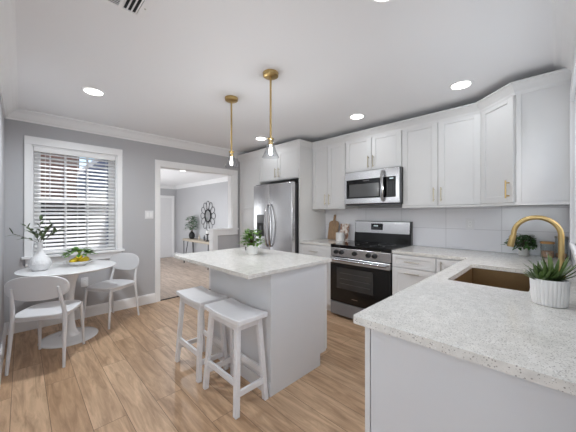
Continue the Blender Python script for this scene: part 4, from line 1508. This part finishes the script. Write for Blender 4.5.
tag(MB().add([(-0.075, 0, 0), (0.075, 0, 0), (0.075, 0.05, 0.25), (-0.075, 0.05, 0.25), (-0.075, 0.012, -0.0), (0.075, 0.012, -0.0), (0.075, 0.062, 0.247), (-0.075, 0.062, 0.247)],
             [(0, 1, 2, 3), (7, 6, 5, 4), (0, 4, 5, 1), (1, 5, 6, 2), (2, 6, 7, 3), (3, 7, 4, 0)]).build('serving_board', M['mottle'], bevel=0.003, loc=(3.41, 2.255, T1 + 0.001)),
    'small white and brown mottled board standing behind the white crock', 'board')
bpy.data.objects['serving_board'].rotation_euler = (0, 0, EAST)
cr_ = thing('crock', 'plain white ceramic crock on the counter left of the range', 'jar', (3.335, 2.255, T1))
MB().lathe([(0.055, 0), (0.06, 0.004), (0.063, 0.03), (0.063, 0.115), (0.061, 0.122), (0.056, 0.122), (0.055, 0.05), (0.001, 0.05)], n=36).build('body', M['ceramic'], cr_, smooth=True)
def jar(label, x, y, rj, hj, fill, lidmat):
    r = thing('storage_jar', label, 'jar', (x, y, T1))
    lp_ = [(rj - 0.006, 0), (rj, 0.004), (rj, hj - 0.004), (rj - 0.003, hj), (rj - 0.006, hj), (rj - 0.003, hj - 0.004), (rj - 0.003, 0.006), (0.001, 0.005)]
    MB().lathe(lp_, n=32).build('glass', M['jar'], r, smooth=True)
    MB().lathe([(rj - 0.004, 0.006), (rj - 0.004, fill), (0.001, fill + 0.004)], n=28).build('contents', M['oats'], r, smooth=True)
    MB().lathe([(rj + 0.001, hj), (rj + 0.002, hj + 0.002), (rj + 0.002, hj + 0.016), (rj - 0.001, hj + 0.018), (0.001, hj + 0.018)], n=32).build('lid', M[lidmat], r, smooth=True)
jar('short glass jar of pinkish grains with a wooden lid beside the faucet', 3.385, 0.058, 0.047, 0.128, 0.062, 'lidwood')
jar('taller glass jar with a grey lid, half hidden behind the gold faucet', 3.445, -0.032, 0.042, 0.178, 0.04, 'nickel')

# ------------------------------------------------------------------ living room
CT = 0.557
cn = thing('console_table', 'narrow pale wood console table on black hairpin legs in the living room', 'table', (3.66, 7.27, LF))
MB().box(-0.16, 0.16, -0.83, 0.83, CT - LF - 0.06, CT - LF).build('tabletop', M['consolewood'], cn, bevel=0.004)
MB().box(-0.158, 0.158, -0.836, -0.829, CT - LF - 0.058, CT - LF - 0.002).build('end_face', M['consoleend'], cn)
for sx in (-1, 1):
    for sy in (-1, 1):
        x, y = sx * 0.12, sy * 0.66
        MB().tube([(x - 0.05 * sx, y - 0.03, CT - LF - 0.06), (x + 0.025 * sx, y + 0.07 * sy, 0.012), (x + 0.03 * sx, y + 0.075 * sy, 0.006), (x + 0.03 * sx, y + 0.08 * sy, 0.012), (x + 0.03 * sx, y + 0.09 * sy, CT - LF - 0.06)], 0.011, 8).build('leg', M['blackmat'], cn, smooth=True)
bv = bushy('potted_plant', 'leafy branches in a round black vase on the console table', (3.66, 7.80, CT),
           [(0.045, 0), (0.06, 0.005), (0.085, 0.06), (0.088, 0.12), (0.07, 0.18), (0.035, 0.205), (0.04, 0.225), (0.034, 0.225), (0.001, 0.21)], 'blackmat', 'eucal', 150, 0.2, 0.45, 0.24, 0.12, 0.055, 17, xmax=0.17)
def bottle(label, y, h_, m):
    tag(MB().lathe([(0.022, 0), (0.026, 0.004), (0.026, h_ * 0.6), (0.012, h_ * 0.75), (0.012, h_), (0.001, h_)], n=20).build('bottle', M[m], smooth=True, loc=(3.66, y, CT)), label, 'bottle')
bottle('slim pale bottle beside the black vase on the console', 7.32, 0.16, 'consolewood')
bottle('slim grey bottle between the pale bottle and the candle', 7.02, 0.15, 'darksteel')
ca = thing('candle_holder', 'black turned candle holder at the near end of the console', 'candle holder', (3.62, 6.77, CT))
MB().lathe([(0.055, 0), (0.055, 0.01), (0.025, 0.025), (0.016, 0.06), (0.022, 0.09), (0.014, 0.12), (0.018, 0.17), (0.045, 0.195), (0.045, 0.205), (0.001, 0.205)], n=24).build('stand', M['blackmat'], ca, smooth=True)
tag(MB().lathe([(0.036, 0), (0.038, 0.003), (0.038, 0.085), (0.034, 0.09), (0.001, 0.088)], n=24).build('candle', M['ceramic'], smooth=True, loc=(3.62, 6.77, CT + 0.205)), 'thick white candle standing on the black holder', 'candle')

mr = thing('wall_mirror', 'round black petal-frame mirror hanging above the console table', 'mirror', (LX1 - 0.012, 7.13, 1.255))
n = 40
MB().add([(-0.012, 0.165 * math.cos(2 * PI * j / n), 0.165 * math.sin(2 * PI * j / n)) for j in range(n)] + [(0.008, 0.165 * math.cos(2 * PI * j / n), 0.165 * math.sin(2 * PI * j / n)) for j in range(n)],
         [tuple(range(n)), tuple(range(n, 2 * n))] + [(j, (j + 1) % n, (j + 1) % n + n, j + n) for j in range(n)]).build('mirror_glass', M['mirror'], mr)
rim = MB()
rim.tube([(-0.014, 0.17 * math.cos(2 * PI * j / n), 0.17 * math.sin(2 * PI * j / n)) for j in range(n + 1)], 0.016, 8)
rim.build('rim', M['blackmat'], mr, smooth=True)
for k in range(12):
    a = 2 * PI * k / 12
    P = []
    for i in range(21):
        s = 2 * PI * i / 20
        rr_ = 0.305 - 0.122 * math.cos(s)
        tt = 0.066 * math.sin(s) * (1.25 - 0.25 * math.cos(s))
        P.append((-0.012, rr_ * math.cos(a) - tt * math.sin(a), rr_ * math.sin(a) + tt * math.cos(a)))
    MB().tube(P, 0.007, 6).build('petal', M['blackmat'], mr, smooth=True)
